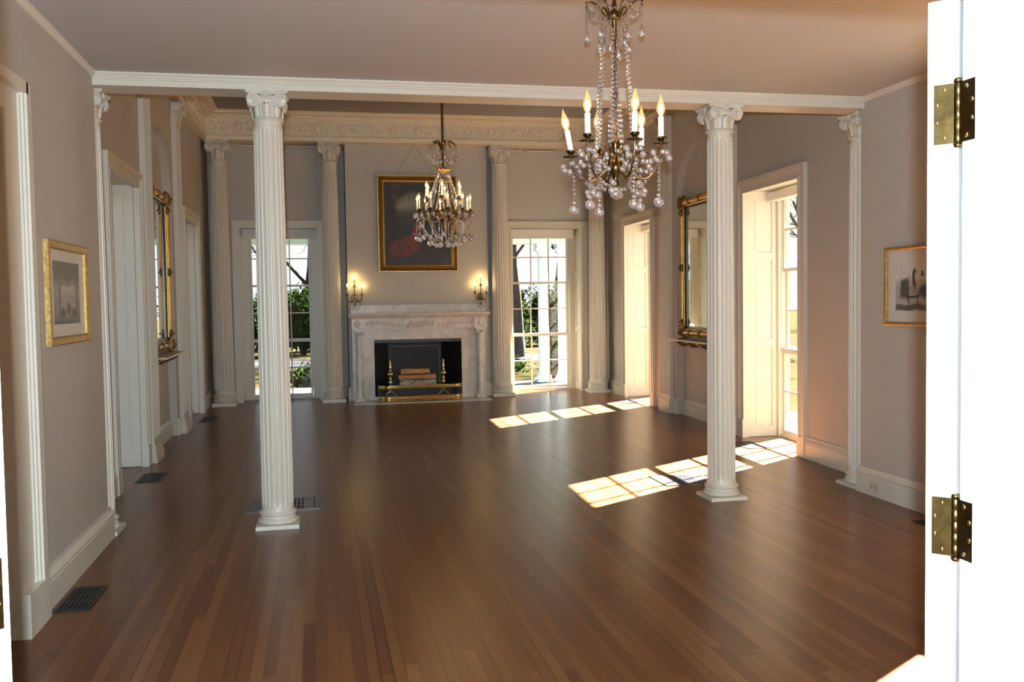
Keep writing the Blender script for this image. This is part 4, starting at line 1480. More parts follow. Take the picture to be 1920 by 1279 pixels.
def register(x0, x1, y0, y1, label, nb, along, steel=False, border=0.03):
    root = empty("floor_register", ((x0 + x1) / 2, (y0 + y1) / 2, 0), label, "floor vent", "black iron floor registers", "thing")
    z = 0.0075
    mb = MB()
    mb.box(x0, x0 + border, y0, y1, 0.0006, z)
    mb.box(x1 - border, x1, y0, y1, 0.0006, z)
    mb.box(x0 + border, x1 - border, y0, y0 + border, 0.0006, z)
    mb.box(x0 + border, x1 - border, y1 - border, y1, 0.0006, z)
    mb.build("frame", M["iron_worn"] if steel else M["iron"], root)
    MB().box(x0 + border, x1 - border, y0 + border, y1 - border, 0.0006, 0.0015).build("duct_shade_sheet", M["duct_shade"], root)  # thin black sheet painted for the shade down the vent
    mb = MB()
    a, b, c, d = x0 + border, x1 - border, y0 + border, y1 - border
    if along == "y":
        for k in range(nb):
            m = a + (b - a) * (k + 0.5) / nb
            mb.box(m - (b - a) / nb * 0.24, m + (b - a) / nb * 0.24, c, d, 0.0016, 0.0065)
        for q in (0.33, 0.67):
            mb.box(a, b, c + (d - c) * q - 0.005, c + (d - c) * q + 0.005, 0.0016, 0.006)
    else:
        for k in range(nb):
            m = c + (d - c) * (k + 0.5) / nb
            mb.box(a, b, m - (d - c) / nb * 0.24, m + (d - c) / nb * 0.24, 0.0016, 0.0065)
        mb.box((a + b) / 2 - 0.006, (a + b) / 2 + 0.006, c, d, 0.0016, 0.006)
    if steel:                                  # closing plate at one end of the grille
        mb.box(b - 0.085, b - 0.012, c + 0.012, d - 0.012, 0.0065, 0.009)
        mb.box(a, a + 0.10, c + 0.012, d - 0.012, 0.0065, 0.009)
    mb.build("grille", M["iron_worn"] if steel else M["iron"], root)


register(-1.345, -1.175, 4.995, 5.405, "black floor register against the left baseboard below the framed photograph", 6, "y", border=0.018)
register(-1.602, -1.395, 8.52, 8.94, "black floor register by the left wall below the nearest shutters", 7, "y", border=0.018)
register(-1.575, -1.375, 12.68, 13.24, "small black floor register by the far left corner column", 7, "y", border=0.018)
register(-0.552, -0.020, 7.04, 7.49, "large steel floor register behind the left free-standing column", 15, "y", True, 0.04)
register(2.765, 3.215, 7.10, 7.53, "large steel floor register in sunlight behind the right free-standing column", 13, "y", True, 0.04)
register(4.235, 4.475, 8.62, 9.08, "black floor register in the sun patch below the right wall window", 7, "y", border=0.022)
register(4.385, 4.620, 12.92, 13.36, "black floor register in the sun at the far right corner", 7, "y", border=0.022)
register(3.930, 4.100, 5.00, 5.545, "black floor register at the right wall peeping past the door", 6, "y", border=0.018)
# ================================================================== CANDLE LAMPS
_shared = {}


def shared_mesh(key, make, mat):
    if key not in _shared:
        mb = MB()
        make(mb)
        o = mb.build(key, mat)
        me = o.data
        bpy.data.objects.remove(o)
        _shared[key] = me
    return _shared[key]


def inst(name, me, parent, p, rot=None, scale=None):
    o = bpy.data.objects.new(name, me)
    COL.objects.link(o)
    o.parent = parent
    o.location = Vector(p) - ORI[parent.name]
    if rot:
        o.rotation_euler = rot
    if scale:
        o.scale = (scale,) * 3
    return o


def bead_string(pts, r, facet=True, nu=8, nv=5, ends=None):
    """a string of touching beads along a polyline"""
    mb = MB()
    P = [Vector(p) for p in pts]
    L = sum((b - a).length for a, b in zip(P, P[1:]))
    n = max(2, int(L / (2.05 * r)))
    for i in range(n):
        t = L * (i + 0.5) / n
        for a, b in zip(P, P[1:]):
            d = (b - a).length
            if t <= d:
                q = a + (b - a) * (t / d)
                break
            t -= d
        rr = r * (0.82 + 0.3 * (i / n)) if ends else r
        mb.ball(tuple(q), rr * 0.98, nu, nv, smooth=not facet)
    return mb


BALL_S = shared_mesh("crystal_ball_mesh", lambda m: m.ball((0, 0, 0), 1.0, 16, 10), M["crystal"])


def drop(m):
    m.lathe([(0.001, 0.0), (0.10, -0.06), (0.16, -0.18), (0.27, -0.42), (0.34, -0.66), (0.33, -0.82), (0.20, -0.95), (0.004, -1.0)], 0, 0, 10, False)


DROP = shared_mesh("crystal_drop_mesh", drop, M["crystal"])


def flame_shape(m):
    m.lathe([(0.30, 0.0), (0.62, 0.10), (0.96, 0.26), (1.0, 0.36), (0.84, 0.52), (0.50, 0.70), (0.26, 0.84), (0.10, 0.95), (0.02, 1.0)], 0, 0, 14)


def candle(arm, p, cl, cr, fl, fr, tilt=(0, 0)):
    """electric candle standing in its cup: drip cup, white sleeve, flame bulb"""
    x, y, z = p
    tx, ty = tilt
    MB().lathe([(cr * 0.5, z - 0.030 * cl / 0.09), (cr * 0.9, z - 0.026 * cl / 0.09), (cr * 0.75, z - 0.018 * cl / 0.09), (cr * 1.55, z - 0.010 * cl / 0.09), (cr * 1.75, z - 0.003), (cr * 1.5, z)], x, y, 14).build("drip_cup", M["brass"], arm)
    top = (x + tx * cl, y + ty * cl, z + cl)
    sl = MB()
    sl.tube([(x, y, z + 0.0005), top], cr, 14)
    c = sl.build("candle_sleeve", M["candle"], arm)
    me = shared_mesh("bulb_%.4f_%.4f" % (fl, fr), lambda m: m.lathe([(r * fr, q * fl) for r, q in
                     ((0.30, 0.0), (0.62, 0.10), (0.96, 0.26), (1.0, 0.36), (0.84, 0.52), (0.50, 0.70), (0.26, 0.84), (0.10, 0.95), (0.02, 1.0))], 0, 0, 14), M["bulb"])
    co_ = shared_mesh("core_%.4f_%.4f" % (fl, fr), lambda m: m.ball((0, 0, 0.36 * fl), fr * 0.52, 10, 6, (1, 1, 1.7)), M["flame"])
    at = (top[0] + tx * 0.001, top[1], top[2] + 0.0005)
    inst("flame_bulb", me, arm, at, (-ty, tx, 0))
    inst("filament_glow", co_, arm, at, (-ty, tx, 0))


def bez(p0, p1, p2, p3, n=12):
    out = []
    for i in range(n + 1):
        t = i / n
        out.append(tuple(Vector(p0) * (1 - t) ** 3 + Vector(p1) * 3 * t * (1 - t) ** 2 + Vector(p2) * 3 * t * t * (1 - t) + Vector(p3) * t ** 3))
    return out


def sag(a, b, d, n=8):
    return [(a[0] + (b[0] - a[0]) * i / n, a[1] + (b[1] - a[1]) * i / n, a[2] + (b[2] - a[2]) * i / n - d * 4 * (i / n) * (1 - i / n)) for i in range(n + 1)]


# ------------------------------------------------------------------ chandelier of the front room
cx, cy = 1.325, 4.0
root = empty("chandelier", (cx, cy, ZC), "near brass chandelier with six candle arms and round crystal balls", "chandelier", "crystal chandeliers", "thing")
FRONT = math.atan2(-cy, -cx)


def pol(r, deg, z):
    a = FRONT + math.radians(deg)
    return (cx + r * C_(a), cy + r * S_(a), z)


MB().lathe([(0.06, ZC - 0.001), (0.055, ZC - 0.012), (0.03, ZC - 0.03), (0.012, ZC - 0.045), (0.004, ZC - 0.05)], cx, cy, 20).build("ceiling_canopy", M["brass"], root)
mb = MB()
mb.tube([(cx, cy, ZC - 0.048), (cx, cy, 2.25)], 0.0075, 10)
mb.lathe([(0.008, 2.70), (0.0115, 2.702), (0.0115, 2.785), (0.016, 2.79), (0.024, 2.80), (0.026, 2.812), (0.020, 2.826), (0.010, 2.835), (0.014, 2.85), (0.009, 2.87)], cx, cy, 16)
mb.lathe([(0.008, 2.445), (0.012, 2.45), (0.012, 2.462), (0.008, 2.467)], cx, cy, 12)
mb.build("stem", M["bronze"], root)
mb = MB()
mb.lathe([(0.006, 2.29), (0.013, 2.285), (0.010, 2.27), (0.019, 2.255), (0.021, 2.235), (0.012, 2.215), (0.010, 2.19), (0.026, 2.17), (0.036, 2.145), (0.034, 2.12), (0.018, 2.10), (0.010, 2.08), (0.018, 2.065), (0.012, 2.05), (0.004, 2.04)], cx, cy, 20)
mb.build("hub", M["brass"], root)
mb = MB()
for k in range(6):
    d = 60 * k + 30
    mb.tube(bez(pol(0.018, d, 2.80), pol(0.055, d, 2.80), pol(0.075, d, 2.90), pol(0.128, d, 2.868)), [0.005] * 10 + [0.004, 0.004, 0.0055], 6)
mb.lathe([(0.018, 2.79), (0.030, 2.795), (0.030, 2.80), (0.018, 2.805)], cx, cy, 14)
mb.build("crown", M["bronze"], root)
nb = 0
for k in range(6):                                   # strings hanging from the crown tips, a ball under each
    d = 60 * k + 30
    zb = (2.69, 2.725, 2.70, 2.735, 2.71, 2.70)[k]
    bead_string([pol(0.124, d, 2.855), pol(0.122, d, zb + 0.02)], 0.0062, nu=6, nv=4).build("bead_string", M["crystal"], root)
    inst("crystal_ball", BALL_S, root, pol(0.122, d, zb), scale=0.0155)
    bead_string(sag(pol(0.124, d, 2.86), pol(0.124, d + 60, 2.86), 0.05), 0.0075, nu=6, nv=4).build("bead_string", M["crystal"], root)
    inst("crystal_ball", BALL_S, root, pol(0.066, d + 14, 2.675 - 0.012 * (k % 3)), scale=(0.021, 0.016, 0.024, 0.016, 0.019, 0.018)[k])
    bead_string([pol(0.05, d + 14, 2.80), pol(0.066, d + 14, 2.70)], 0.0072, nu=6, nv=4).build("bead_string", M["crystal"], root)
for k in range(6):                                   # six long bead chains from crown to arms
    d = 60 * k - 8
    bead_string(sag(pol(0.058, d, 2.74), pol(0.092, d, 2.235), 0.0), 0.0092, ends=True).build("bead_chain", M["crystal"], root)
bead_string([pol(0.013, 20, 2.66), pol(0.013, 20, 2.32)], 0.009).build("bead_chain", M["crystal"], root)
bead_string([pol(0.020, -60, 2.42), pol(0.030, -60, 2.22)], 0.0105).build("bead_chain", M["crystal"], root)
bead_string([pol(0.020, 70, 2.42), pol(0.032, 70, 2.22)], 0.0105).build("bead_chain", M["crystal"], root)
tilts = [(-0.0, 0.0), (0.02, 0.0), (0.0, 0.01), (0.01, 0.01), (0.0, 0.0), (-0.19, 0.02)]
rb = random.Random(5)
for k in range(6):
    d = -36 + 60 * k
    zc = (2.262, 2.258, 2.262, 2.25, 2.252, 2.222)[k]
    R = 0.203
    mb = MB()
    mb.tube(bez(pol(0.022, d, 2.165), pol(0.10, d, 2.03), pol(0.19, d, 2.06), pol(R, d, zc - 0.030), 14), 0.0055, 8)
    mb.tube(bez(pol(0.022, d, 2.20), pol(0.06, d, 2.26), pol(0.10, d, 2.24), pol(0.10, d, 2.12), 8), 0.0035, 6)
    arm = mb.build("arm", M["bronze"], root)
    candle(arm, pol(R, d, zc), 0.088, 0.0130, 0.102, 0.0190, tilts[k])
    mb = MB()
    mb.lathe([(0.004, zc - 0.036), (0.030, zc - 0.034), (0.038, zc - 0.029), (0.030, zc - 0.030), (0.006, zc - 0.031)], *pol(R, d, 0)[:2], 16)
    mb.build("drip_pan", M["brass"], arm)
    for j in range(6):                               # balls under the pan
        b = 2 * PI * j / 6 + 0.4
        c = pol(R, d, 0)
        z = zc - 0.062 - 0.026 * (j % 2) - 0.010 * rb.random()
        inst("crystal_ball", BALL_S, root, (c[0] + 0.036 * C_(b), c[1] + 0.036 * S_(b), z), scale=0.0128 + 0.002 * rb.random())
    for j in range(3):                               # balls along the arm
        inst("crystal_ball", BALL_S, root, pol(0.07 + 0.045 * j, d + 9 * (-1) ** j, 2.115 - 0.015 * (j == 1) + 0.02 * rb.random()), scale=0.0125)
    for j in range(5):                               # more crystal balls, slightly smaller, wired about the arm
        inst("small_crystal_ball", BALL_S, root, pol(0.055 + 0.034 * j, d + 11 * (-1) ** (j + 1), 2.175 + 0.03 * rb.random() - 0.012 * j), scale=0.0105 + 0.002 * rb.random())
    zb = (1.958, 1.955, 1.975, 1.972, 1.955, 1.955)[k]
    c = pol(R - 0.012, d, 0)
    bead_string([(c[0], c[1], zc - 0.09), (c[0], c[1], zb + 0.045)], 0.0085, nu=7, nv=5).build("bead_string", M["crystal"], root)
    inst("crystal_ball", BALL_S, root, (c[0], c[1], zb + 0.031), scale=0.0095)
    inst("crystal_ball", BALL_S, root, (c[0], c[1], zb), scale=0.0222)
    bead_string(sag(pol(R - 0.02, d, 2.14), pol(0.06, d + 30, 2.05), 0.035), 0.0095, nu=7, nv=5).build("bead_string", M["crystal"], root)
    inst("crystal_ball", BALL_S, root, pol(0.125, d + 30, 2.055), scale=0.014)
    inst("crystal_ball", BALL_S, root, pol(0.105, d + 26, 2.022), scale=0.016)
    inst("crystal_ball", BALL_S, root, pol(0.145, d + 36, 2.02), scale=0.0125)
inst("crystal_ball", BALL_S, root, (cx, cy, 2.02), scale=0.026)

# ------------------------------------------------------------------ chandelier of the rear room
cx, cy = 1.487, 10.95
FRONT = math.atan2(-cy, -cx)
root = empty("chandelier", (cx, cy, ZR), "far bronze chandelier with sixteen candles and a tent of crystal beads", "chandelier", "crystal chandeliers", "thing")
MB().lathe([(0.08, ZR - 0.001), (0.07, ZR - 0.015), (0.03, ZR - 0.05), (0.016, ZR - 0.06)], cx, cy, 20).build("ceiling_canopy", M["bronze"], root)
mb = MB()
mb.tube([(cx, cy, ZR - 0.058), (cx, cy, 3.12)], 0.0145, 12)
mb.tube([(cx, cy, 3.12), (cx, cy, 2.40)], 0.010, 10)
mb.build("stem", M["bronze"], root)
mb = MB()
mb.lathe([(0.015, 3.13), (0.06, 3.115), (0.075, 3.10), (0.075, 3.085), (0.05, 3.075), (0.012, 3.06)], cx, cy, 20)
for k in range(10):
    d = 36 * k
    mb.ball(pol(0.075, d, 3.10), 0.014, 6, 4)
mb.build("upper_ring", M["gilt"], root)
mb = MB()
for k in range(8):
    d = 45 * k + 10
    p = bez(pol(0.018, d, 3.30), pol(0.03, d, 3.44), pol(0.12, d, 3.47), pol(0.165, d, 3.37))
    mb.ribbon(p, [0.012, 0.02, 0.028, 0.034, 0.038, 0.04, 0.04, 0.038, 0.034, 0.028, 0.02, 0.014, 0.006], 0.006, (p[0][1] - cy, cx - p[0][0], 0))
mb.build("crown", M["bronze"], root)
for k in range(8):
    d = 45 * k + 10
    mb = bead_string([pol(0.162, d, 3.37), pol(0.162, d, 3.27)], 0.008, nu=6, nv=4)
    mb.build("bead_string", M["crystal"], root)
    inst("crystal_drop", DROP, root, pol(0.162, d, 3.268), scale=0.060)
    inst("crystal_drop", DROP, root, pol(0.115, d + 22, 3.225), scale=0.066)
    bead_string(sag(pol(0.03, d, 3.33), pol(0.115, d + 22, 3.235), 0.01), 0.0075, nu=6, nv=4).build("bead_string", M["crystal"], root)
for k in range(16):                                  # tent of beads
    d = 22.5 * k
    bead_string(sag(pol(0.068, d, 3.075), pol(0.225, d, 2.60), 0.03), 0.0105, nu=6, nv=4).build("bead_chain", M["crystal"], root)
mb = MB()
mb.tube([pol(0.228, 15 * k, 2.595) for k in range(24)], 0.011, 6, closed=True)
for k in range(24):
    mb.ball(pol(0.235, 15 * k, 2.602), 0.014, 6, 4)
for k in range(8):
    mb.tube([pol(0.01, 45 * k, 2.47), pol(0.12, 45 * k, 2.50), pol(0.228, 45 * k, 2.59)], 0.006, 6)
mb.build("lower_ring", M["bronze"], root)
MB().lathe([(0.010, 2.62), (0.03, 2.60), (0.05, 2.55), (0.04, 2.50), (0.02, 2.46), (0.03, 2.43), (0.015, 2.39), (0.004, 2.37)], cx, cy, 18).build("hub", M["bronze"], root)
for k in range(10):
    d = 36 * k + 8
    R, zc = 0.318, 2.628
    mb = MB()
    mb.tube(bez(pol(0.20, d, 2.585), pol(0.27, d, 2.44), pol(0.33, d, 2.50), pol(R, d, zc - 0.03), 10), 0.0085, 7)
    arm = mb.build("arm", M["bronze"], root)
    MB().lathe([(0.006, zc - 0.038), (0.038, zc - 0.036), (0.048, zc - 0.028), (0.038, zc - 0.031), (0.008, zc - 0.033)], *pol(R, d, 0)[:2], 14).build("drip_pan", M["bronze"], arm)
    candle(arm, pol(R, d, zc), 0.098, 0.0125, 0.092, 0.0165)
    c = pol(R, d, 0)
    for j in range(4):
        b = 2 * PI * j / 4 + 0.6
        inst("crystal_drop", DROP, root, (c[0] + 0.043 * C_(b), c[1] + 0.043 * S_(b), zc - 0.036), scale=0.062)
    inst("crystal_drop", DROP, root, pol(R + 0.012, d + 18, 2.335), scale=0.080)
    bead_string([pol(R, d + 18, 2.50), pol(R + 0.012, d + 18, 2.338)], 0.0095, nu=6, nv=4).build("bead_string", M["crystal"], root)
    bead_string(sag(pol(R, d, 2.57), pol(R, d + 36, 2.57), 0.07), 0.009, nu=6, nv=4).build("bead_string", M["crystal"], root)
for k in range(6):
    d = 60 * k - 4
    R, zc = 0.222, 2.775
    mb = MB()
    mb.tube(bez(pol(0.20, d, 2.60), pol(0.26, d, 2.56), pol(0.26, d, 2.66), pol(R, d, zc - 0.03), 10), 0.008, 7)
    arm = mb.build("arm", M["bronze"], root)
    MB().lathe([(0.006, zc - 0.038), (0.036, zc - 0.036), (0.046, zc - 0.028), (0.036, zc - 0.031), (0.008, zc - 0.033)], *pol(R, d, 0)[:2], 14).build("drip_pan", M["bronze"], arm)
    candle(arm, pol(R, d, zc), 0.098, 0.0125, 0.092, 0.0165)
    bead_string([pol(0.225, d + 12, 2.585), pol(0.08, d + 20, 2.25)], 0.0095, nu=6, nv=4).build("bead_string", M["crystal"], root)
    bead_string(sag(pol(0.31, d + 5, 2.46), pol(0.10, d + 30, 2.26), 0.06), 0.010, nu=6, nv=4).build("bead_string", M["crystal"], root)
    inst("crystal_drop", DROP, root, pol(0.19, d + 15, 2.285), scale=0.085)
    inst("crystal_drop", DROP, root, pol(0.10, d + 40, 2.262), scale=0.082)
    inst("crystal_drop", DROP, root, pol(0.25, d + 44, 2.345), scale=0.080)
inst("crystal_ball", BALL_S, root, (cx, cy, 2.335), scale=0.034)


# ------------------------------------------------------------------ wall sconces over the mantel shelf
def sconce(px, label, spread):
    py = 14.717
    root = empty("wall_sconce", (px, py, 1.60), label, "sconce", "three-candle sconces above the mantel shelf", "thing")
    mb = MB()
    n = 20
    for k, (rr, d) in enumerate(((1.0, 0.0), (0.92, 0.012), (0.6, 0.020), (0.3, 0.026))):
        pass
    ell = lambda q: [(px + 0.052 * q * C_(2 * PI * i / n), 1.605 + 0.062 * q * S_(2 * PI * i / n)) for i in range(n)]
    mb.prism([(x, py - 0.001, z) for x, z in ell(1.0)], [(x, py - 0.014, z) for x, z in ell(0.92)])
    mb.prism([(x, py - 0.014, z) for x, z in ell(0.7)], [(x, py - 0.024, z) for x, z in ell(0.55)])
    for k in range(12):
        a = 2 * PI * k / 12
        mb.ball((px + 0.048 * C_(a), py - 0.012, 1.605 + 0.058 * S_(a)), 0.011, 6, 4)
    mb.ball((px, py - 0.028, 1.605), 0.018, 8, 5)
    mb.build("backplate", M["bronze"], root)
    for dx, zc in ((-spread, 1.690), (spread, 1.685), (0.0, 1.815)):
        mb = MB()
        if dx:
            p = bez((px, py - 0.02, 1.60), (px + dx * 0.5, py - 0.06, 1.53), (px + dx * 1.05, py - 0.07, 1.54), (px + dx, py - 0.07, zc - 0.03), 12)
        else:
            p = bez((px, py - 0.02, 1.63), (px, py - 0.05, 1.66), (px, py - 0.06, 1.72), (px, py - 0.07, zc - 0.03), 8)
        mb.tube(p, 0.008, 8)
        arm = mb.build("arm", M["bronze"], root)
        e = (px + dx, py - 0.07)
        MB().lathe([(0.006, zc - 0.038), (0.030, zc - 0.036), (0.040, zc - 0.028), (0.030, zc - 0.031), (0.008, zc - 0.033)], *e, 14).build("drip_pan", M["bronze"], arm)
        candle(arm, (*e, zc), 0.092, 0.0115, 0.075, 0.0155)
    for a, b, d in (((px - spread, py - 0.085, 1.61), (px, py - 0.085, 1.53), 0.14), ((px + spread, py - 0.085, 1.61), (px, py - 0.085, 1.53), 0.14), ((px - 0.07, py - 0.082, 1.545), (px + 0.07, py - 0.082, 1.545), 0.135)):
        bead_string(sag(a, b, d, 12), 0.0055, nu=6, nv=4).build("bead_string", M["crystal"], root)
    inst("crystal_drop", DROP, root, (px, py - 0.088, 1.53), scale=0.075)


sconce(0.565, "bronze three-candle sconce above the left end of the mantel shelf", 0.112)
sconce(2.565, "bronze three-candle sconce above the right end of the mantel shelf", 0.092)
# ================================================================== OUT OF DOORS
struct("ground", MB().box(-60, 90, -30, 120, -0.45, -0.30), M["ground"], "winter lawn outside the windows", "lawn")
struct("driveway", MB().box(-30, 60, 27.0, 30.5, -0.30, -0.285), M["road"], "pale drive crossing the lawn beyond the porch", "drive")
mb = MB()
mb.box(-3.2, 5.25, 15.48, 18.15, -0.30, -0.085)
struct("porch_floor", mb, M["porch_floor"], "grey porch floor outside the back windows", "porch floor")
mb = MB()
mb.box(-3.2, 5.25, 15.48, 18.2, 2.86, 2.96)
mb.box(-3.2, 5.25, 17.66, 17.96, 2.635, 2.86)
mb.box(-3.2, 5.25, 18.0, 18.25, 2.80, 2.98)
struct("porch_ceiling", mb, M["porch_wall"], "pale green porch ceiling and front beam outside the back windows", "porch ceiling")


def porch_column(x, r, label):
    y = 17.81
    root = empty("porch_column", (x, y, -0.085), label, "column", "pale porch columns", "thing")
    MB().box(x - r * 1.5, x + r * 1.5, y - r * 1.5, y + r * 1.5, -0.084, -0.03).build("plinth", M["porch_col"], root)
    MB().lathe([(r * 1.42, -0.03), (r * 1.5, 0.0), (r * 1.42, 0.03), (r * 1.15, 0.05), (r * 1.2, 0.08), (r * 1.05, 0.11), (r, 0.14), (r, 0.9), (r * 0.9, 2.28), (r * 1.0, 2.29), (r * 1.0, 2.32), (r * 0.92, 2.33),
                (r * 0.92, 2.42), (r * 1.25, 2.50)], x, y, 28).build("shaft", M["porch_col"], root)
    mb = MB()
    mb.box(x - r * 1.4, x + r * 1.4, y - r * 1.4, y + r * 1.4, 2.58, 2.634)
    for sg in (-1, 1):
        mb.tube([(x + sg * r * 1.15, y - r * 1.3, 2.53), (x + sg * r * 1.15, y + r * 1.3, 2.53)], r * 0.38, 12)
    mb.box(x - r * 1.2, x + r * 1.2, y - r * 1.2, y + r * 1.2, 2.50, 2.58)
    mb.build("capital", M["porch_col"], root)


porch_column(4.365, 0.105, "shaded, blue-tinted porch column in the middle of the right back window")
porch_column(4.765, 0.100, "sunlit porch column at the right edge of the right back window")
porch_column(-2.60, 0.105, "porch column outside to the left of the back windows")


def bare_tree(x, y, h, r, seed, label, mat="bark", group="bare trees outside", lean=(0, 0), levels=5, first=0.3, fork=False):
    rd = random.Random(seed)
    z0 = -0.30
    root = empty("bare_tree", (x, y, z0), label, "tree", group, "thing")
    tr, br = MB(), MB()

    def grow(mb, p, d, L, rad, lev, n=6):
        pts, rs = [p], [rad]
        q, dd = Vector(p), Vector(d)
        for i in range(n):
            dd = (dd + Vector((rd.uniform(-1, 1), rd.uniform(-1, 1), rd.uniform(-0.4, 0.8))) * (0.10 if lev == 0 else 0.22)).normalized()
            q = q + dd * (L / n)
            pts.append(tuple(q))
            rs.append(rad * (1 - 0.62 * (i + 1) / n))
        mb.tube(pts, rs, 8 if lev == 0 else (5 if lev < 3 else 3))
        return pts, rs

    def rec(pts, rs, L, lev):
        if lev >= levels:
            return
        k = {1: 11, 2: 7, 3: 6}.get(lev, 4)
        for j in range(k):
            t = (first if lev == 1 else 0.25) + (1 - (first if lev == 1 else 0.25)) * (j + rd.random() * 0.7) / k
            i = min(int(t * (len(pts) - 1)), len(pts) - 2)
            a, b = Vector(pts[i]), Vector(pts[i + 1])
            base = a + (b - a) * (t * (len(pts) - 1) - i)
            ax = (b - a).normalized()
            side = ax.orthogonal().normalized()
            side.rotate(Matrix.Rotation(rd.uniform(0, 2 * PI), 3, ax))
            d = (ax * 0.65 + side * rd.uniform(0.6, 1.0) + Vector((0, 0, 0.15))).normalized()
            l2 = L * rd.uniform(0.38, 0.58)
            p2, r2 = grow(br, tuple(base), d, l2, max(0.013, rs[i] * rd.uniform(0.42, 0.6)), lev, 5)
            rec(p2, r2, l2, lev + 1)

    d0 = Vector((lean[0], lean[1], 1)).normalized()
    p, rs = grow(tr, (x, y, z0 - 0.0), d0, h, r, 0, 10)
    rec(p, rs, h, 1)
    if fork:
        p, rs = grow(tr, (x, y, z0), Vector((lean[0] + fork, lean[1], 1)).normalized(), h * 0.9, r * 0.6, 0, 10)
        rec(p, rs, h * 0.9, 1)
    tr.build("trunk", M[mat], root)
    br.build("branches", M[mat], root)


TG = "bare trees outside"
bare_tree(6.30, 29.0, 11, 0.23, 3, "thick bare tree seen at the left of the right back window", "bark_pale", lean=(-0.02, 0), fork=0.12)
bare_tree(10.4, 39.5, 10, 0.22, 8, "bare tree seen between the two porch columns", "bark", lean=(0.02, 0))
bare_tree(2.4, 80.0, 12, 0.24, 21, "bare tree far across the lawn hidden behind the chimney breast", "bark")
bare_tree(-1.6, 42.0, 11, 0.20, 31, "bare tree with fine twigs above the hedge in the left back window", "bark", first=0.2)
bare_tree(-0.8, 62.0, 14, 0.24, 37, "farther bare tree rising above the hedge in the left back window", "bark", first=0.2)
bare_tree(12.5, 66.0, 15, 0.28, 44, "farthest bare tree in the right back window", "bark", first=0.2)
bare_tree(17.5, 30.0, 11, 0.22, 52, "bare tree seen through the right wall window nearest the beam", "bark", first=0.15)
bare_tree(24.5, 49.0, 14, 0.26, 57, "second bare tree seen beyond the right wall window", "bark", first=0.15)
bare_tree(43.0, 54.0, 14, 0.30, 61, "far bare tree right of the others beyond the right wall window", "bark", first=0.15)


def shrub(x, y, rx, ry, rz, seed, label, mat="leaf", n=1600, leaf=0.10):
    rd = random.Random(seed)
    z0 = -0.30
    root = empty("evergreen_shrub", (x, y, z0), label, "shrub", "evergreen shrubs on the lawn", "thing")
    mb = MB()
    for _ in range(n):
        a, b = rd.uniform(0, 2 * PI), math.acos(rd.uniform(-0.75, 1))
        q = rd.uniform(0.35, 1.0) ** 0.6 * (1 + 0.16 * S_(5 * a + seed) + 0.12 * S_(7 * b + 2 * seed))
        p = Vector((x + rx * q * S_(b) * C_(a), y + ry * q * S_(b) * S_(a), z0 + rz * 0.8 + rz * q * C_(b)))
        if p.z < z0 + 0.01:
            p.z = z0 + 0.02 + rd.random() * 0.1
        u = Vector((rd.uniform(-1, 1), rd.uniform(-1, 1), rd.uniform(-1, 1))).normalized()
        w = u.orthogonal().normalized()
        s = leaf * rd.uniform(0.5, 1.1) * (2.0 if q < 0.80 else 1.0)
        mb.add([tuple(p - u * s), tuple(p + w * s * 0.4), tuple(p + u * s), tuple(p - w * s * 0.4)], [(0, 1, 2, 3)])
    mb.build("foliage", M[mat], root)
    mb = MB()
    for k in range(5):
        a = 2 * PI * k / 5 + seed
        mb.tube([(x + 0.05 * C_(a), y + 0.05 * S_(a), z0), (x + rx * 0.3 * C_(a), y + ry * 0.3 * S_(a), z0 + rz * 0.7), (x + rx * 0.5 * C_(a), y + ry * 0.5 * S_(a), z0 + rz * 1.4)], [0.05, 0.035, 0.015], 5)
    mb.build("stems", M["bark"], root)


shrub(-0.55, 33.5, 1.0, 1.0, 1.35, 1, "tall dark evergreen in the middle of the left back window", n=5200)
shrub(-2.4, 36.5, 1.2, 0.9, 1.2, 2, "evergreen left of the tall one in the left back window", n=3600)
shrub(1.3, 36.5, 1.0, 0.9, 1.5, 3, "evergreen right of the tall one in the left back window", n=3600)
shrub(7.1, 34.5, 0.9, 0.9, 1.35, 4, "olive evergreen behind the thick tree in the right back window", "leaf2", n=3800)
shrub(8.9, 36.0, 0.9, 0.9, 1.3, 5, "olive evergreen between the porch columns", "leaf2", n=3600)
shrub(-0.25, 20.2, 0.45, 0.4, 0.28, 6, "low green shrub just beyond the porch in the left back window", "leaf2", n=900, leaf=0.055)
shrub(5.25, 20.6, 0.28, 0.3, 0.55, 7, "olive bush between the porch columns close to the porch", "leaf2", n=1100, leaf=0.055)
shrub(4.55, 22.6, 0.7, 0.5, 0.28, 8, "low twiggy bush at the left foot of the right back window", "leaf2", n=500, leaf=0.05)

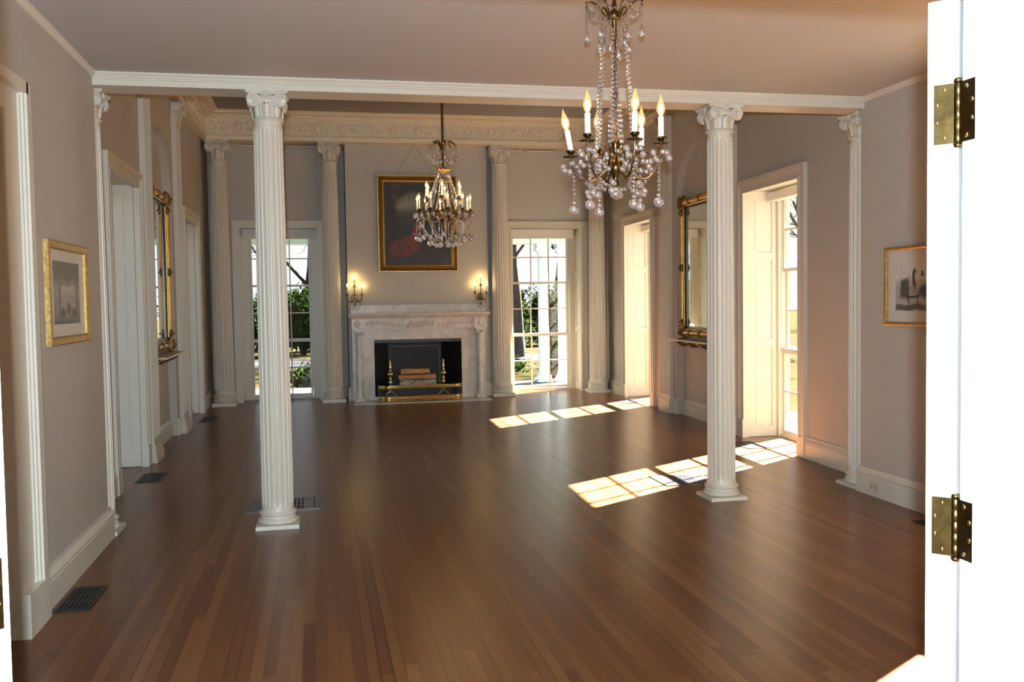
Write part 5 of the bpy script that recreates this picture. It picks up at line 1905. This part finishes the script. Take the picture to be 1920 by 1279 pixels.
# ================================================================== DAYLIGHT, FLASH, CAMERA
w = bpy.data.worlds.new("winter_sky")
scene.world = w
w.use_nodes = True
nt = w.node_tree
nt.nodes.clear()
out = nt.nodes.new("ShaderNodeOutputWorld")
bg = nt.nodes.new("ShaderNodeBackground")
tc = nt.nodes.new("ShaderNodeTexCoord")
sp = nt.nodes.new("ShaderNodeSeparateXYZ")
cr = nt.nodes.new("ShaderNodeValToRGB")
nt.links.new(tc.outputs["Generated"], sp.inputs[0])
nt.links.new(sp.outputs[2], cr.inputs[0])
e = cr.color_ramp.elements
e[0].position, e[0].color = 0.0, (0.92, 0.96, 1.0, 1)
e[1].position, e[1].color = 0.6, (0.42, 0.62, 0.95, 1)
nt.links.new(cr.outputs[0], bg.inputs[0])
bg.inputs[1].default_value = SKY
nt.links.new(bg.outputs[0], out.inputs[0])

sl = bpy.data.lights.new("sun", "SUN")
sl.energy = SUN
sl.color = (1.0, 0.97, 0.90)
sl.angle = math.radians(0.55)
so = bpy.data.objects.new("sun", sl)
COL.objects.link(so)
so.rotation_euler = Vector((-1.0, -0.63, -0.883)).to_track_quat("-Z", "Y").to_euler()
so.location = (20, 20, 20)

# the photographer's flash, in the hall doorway
fl = bpy.data.lights.new("camera_flash", "POINT")
fl.energy = FLASH
fl.color = (0.71, 0.87, 1.0)
fl.shadow_soft_size = 0.022
fo = bpy.data.objects.new("camera_flash", fl)
COL.objects.link(fo)
fo.location = (-0.02, -0.09, 1.62)

cam = bpy.data.cameras.new("camera")
cam.sensor_fit = "HORIZONTAL"
cam.sensor_width = 36.0
cam.lens = 1733.0 / 1920.0 * 36.0
cam.clip_start = 0.05
cam.clip_end = 400
co = bpy.data.objects.new("camera", cam)
COL.objects.link(co)
yaw, pit, rol = math.radians(11.81), math.radians(2.564), math.radians(0.869)
fwd = Vector((S_(yaw) * C_(pit), C_(yaw) * C_(pit), -S_(pit)))
rgt = Vector((C_(yaw), -S_(yaw), 0))
dwn = fwd.cross(rgt)
r2 = rgt * C_(rol) + dwn * S_(rol)
d2 = dwn * C_(rol) - rgt * S_(rol)
mw = Matrix((r2, -d2, -fwd)).transposed().to_4x4()
mw.translation = (0, 0, 1.55)
co.matrix_world = mw
scene.camera = co

vs = scene.view_settings
scene.display_settings.display_device = "sRGB"
vs.view_transform = "Standard"
vs.look = "None"
vs.exposure = EXPO
vs.gamma = 1.0
vs.use_curve_mapping = False
cy_ = scene.cycles
cy_.use_denoising = True
try:
    cy_.denoiser = "OPENIMAGEDENOISE"
except Exception:
    pass
cy_.max_bounces = 10
cy_.diffuse_bounces = 5
cy_.glossy_bounces = 5
cy_.transmission_bounces = 8
cy_.transparent_max_bounces = 16
cy_.caustics_reflective = False
cy_.caustics_refractive = False
cy_.sample_clamp_indirect = 6.0
cy_.use_light_tree = True
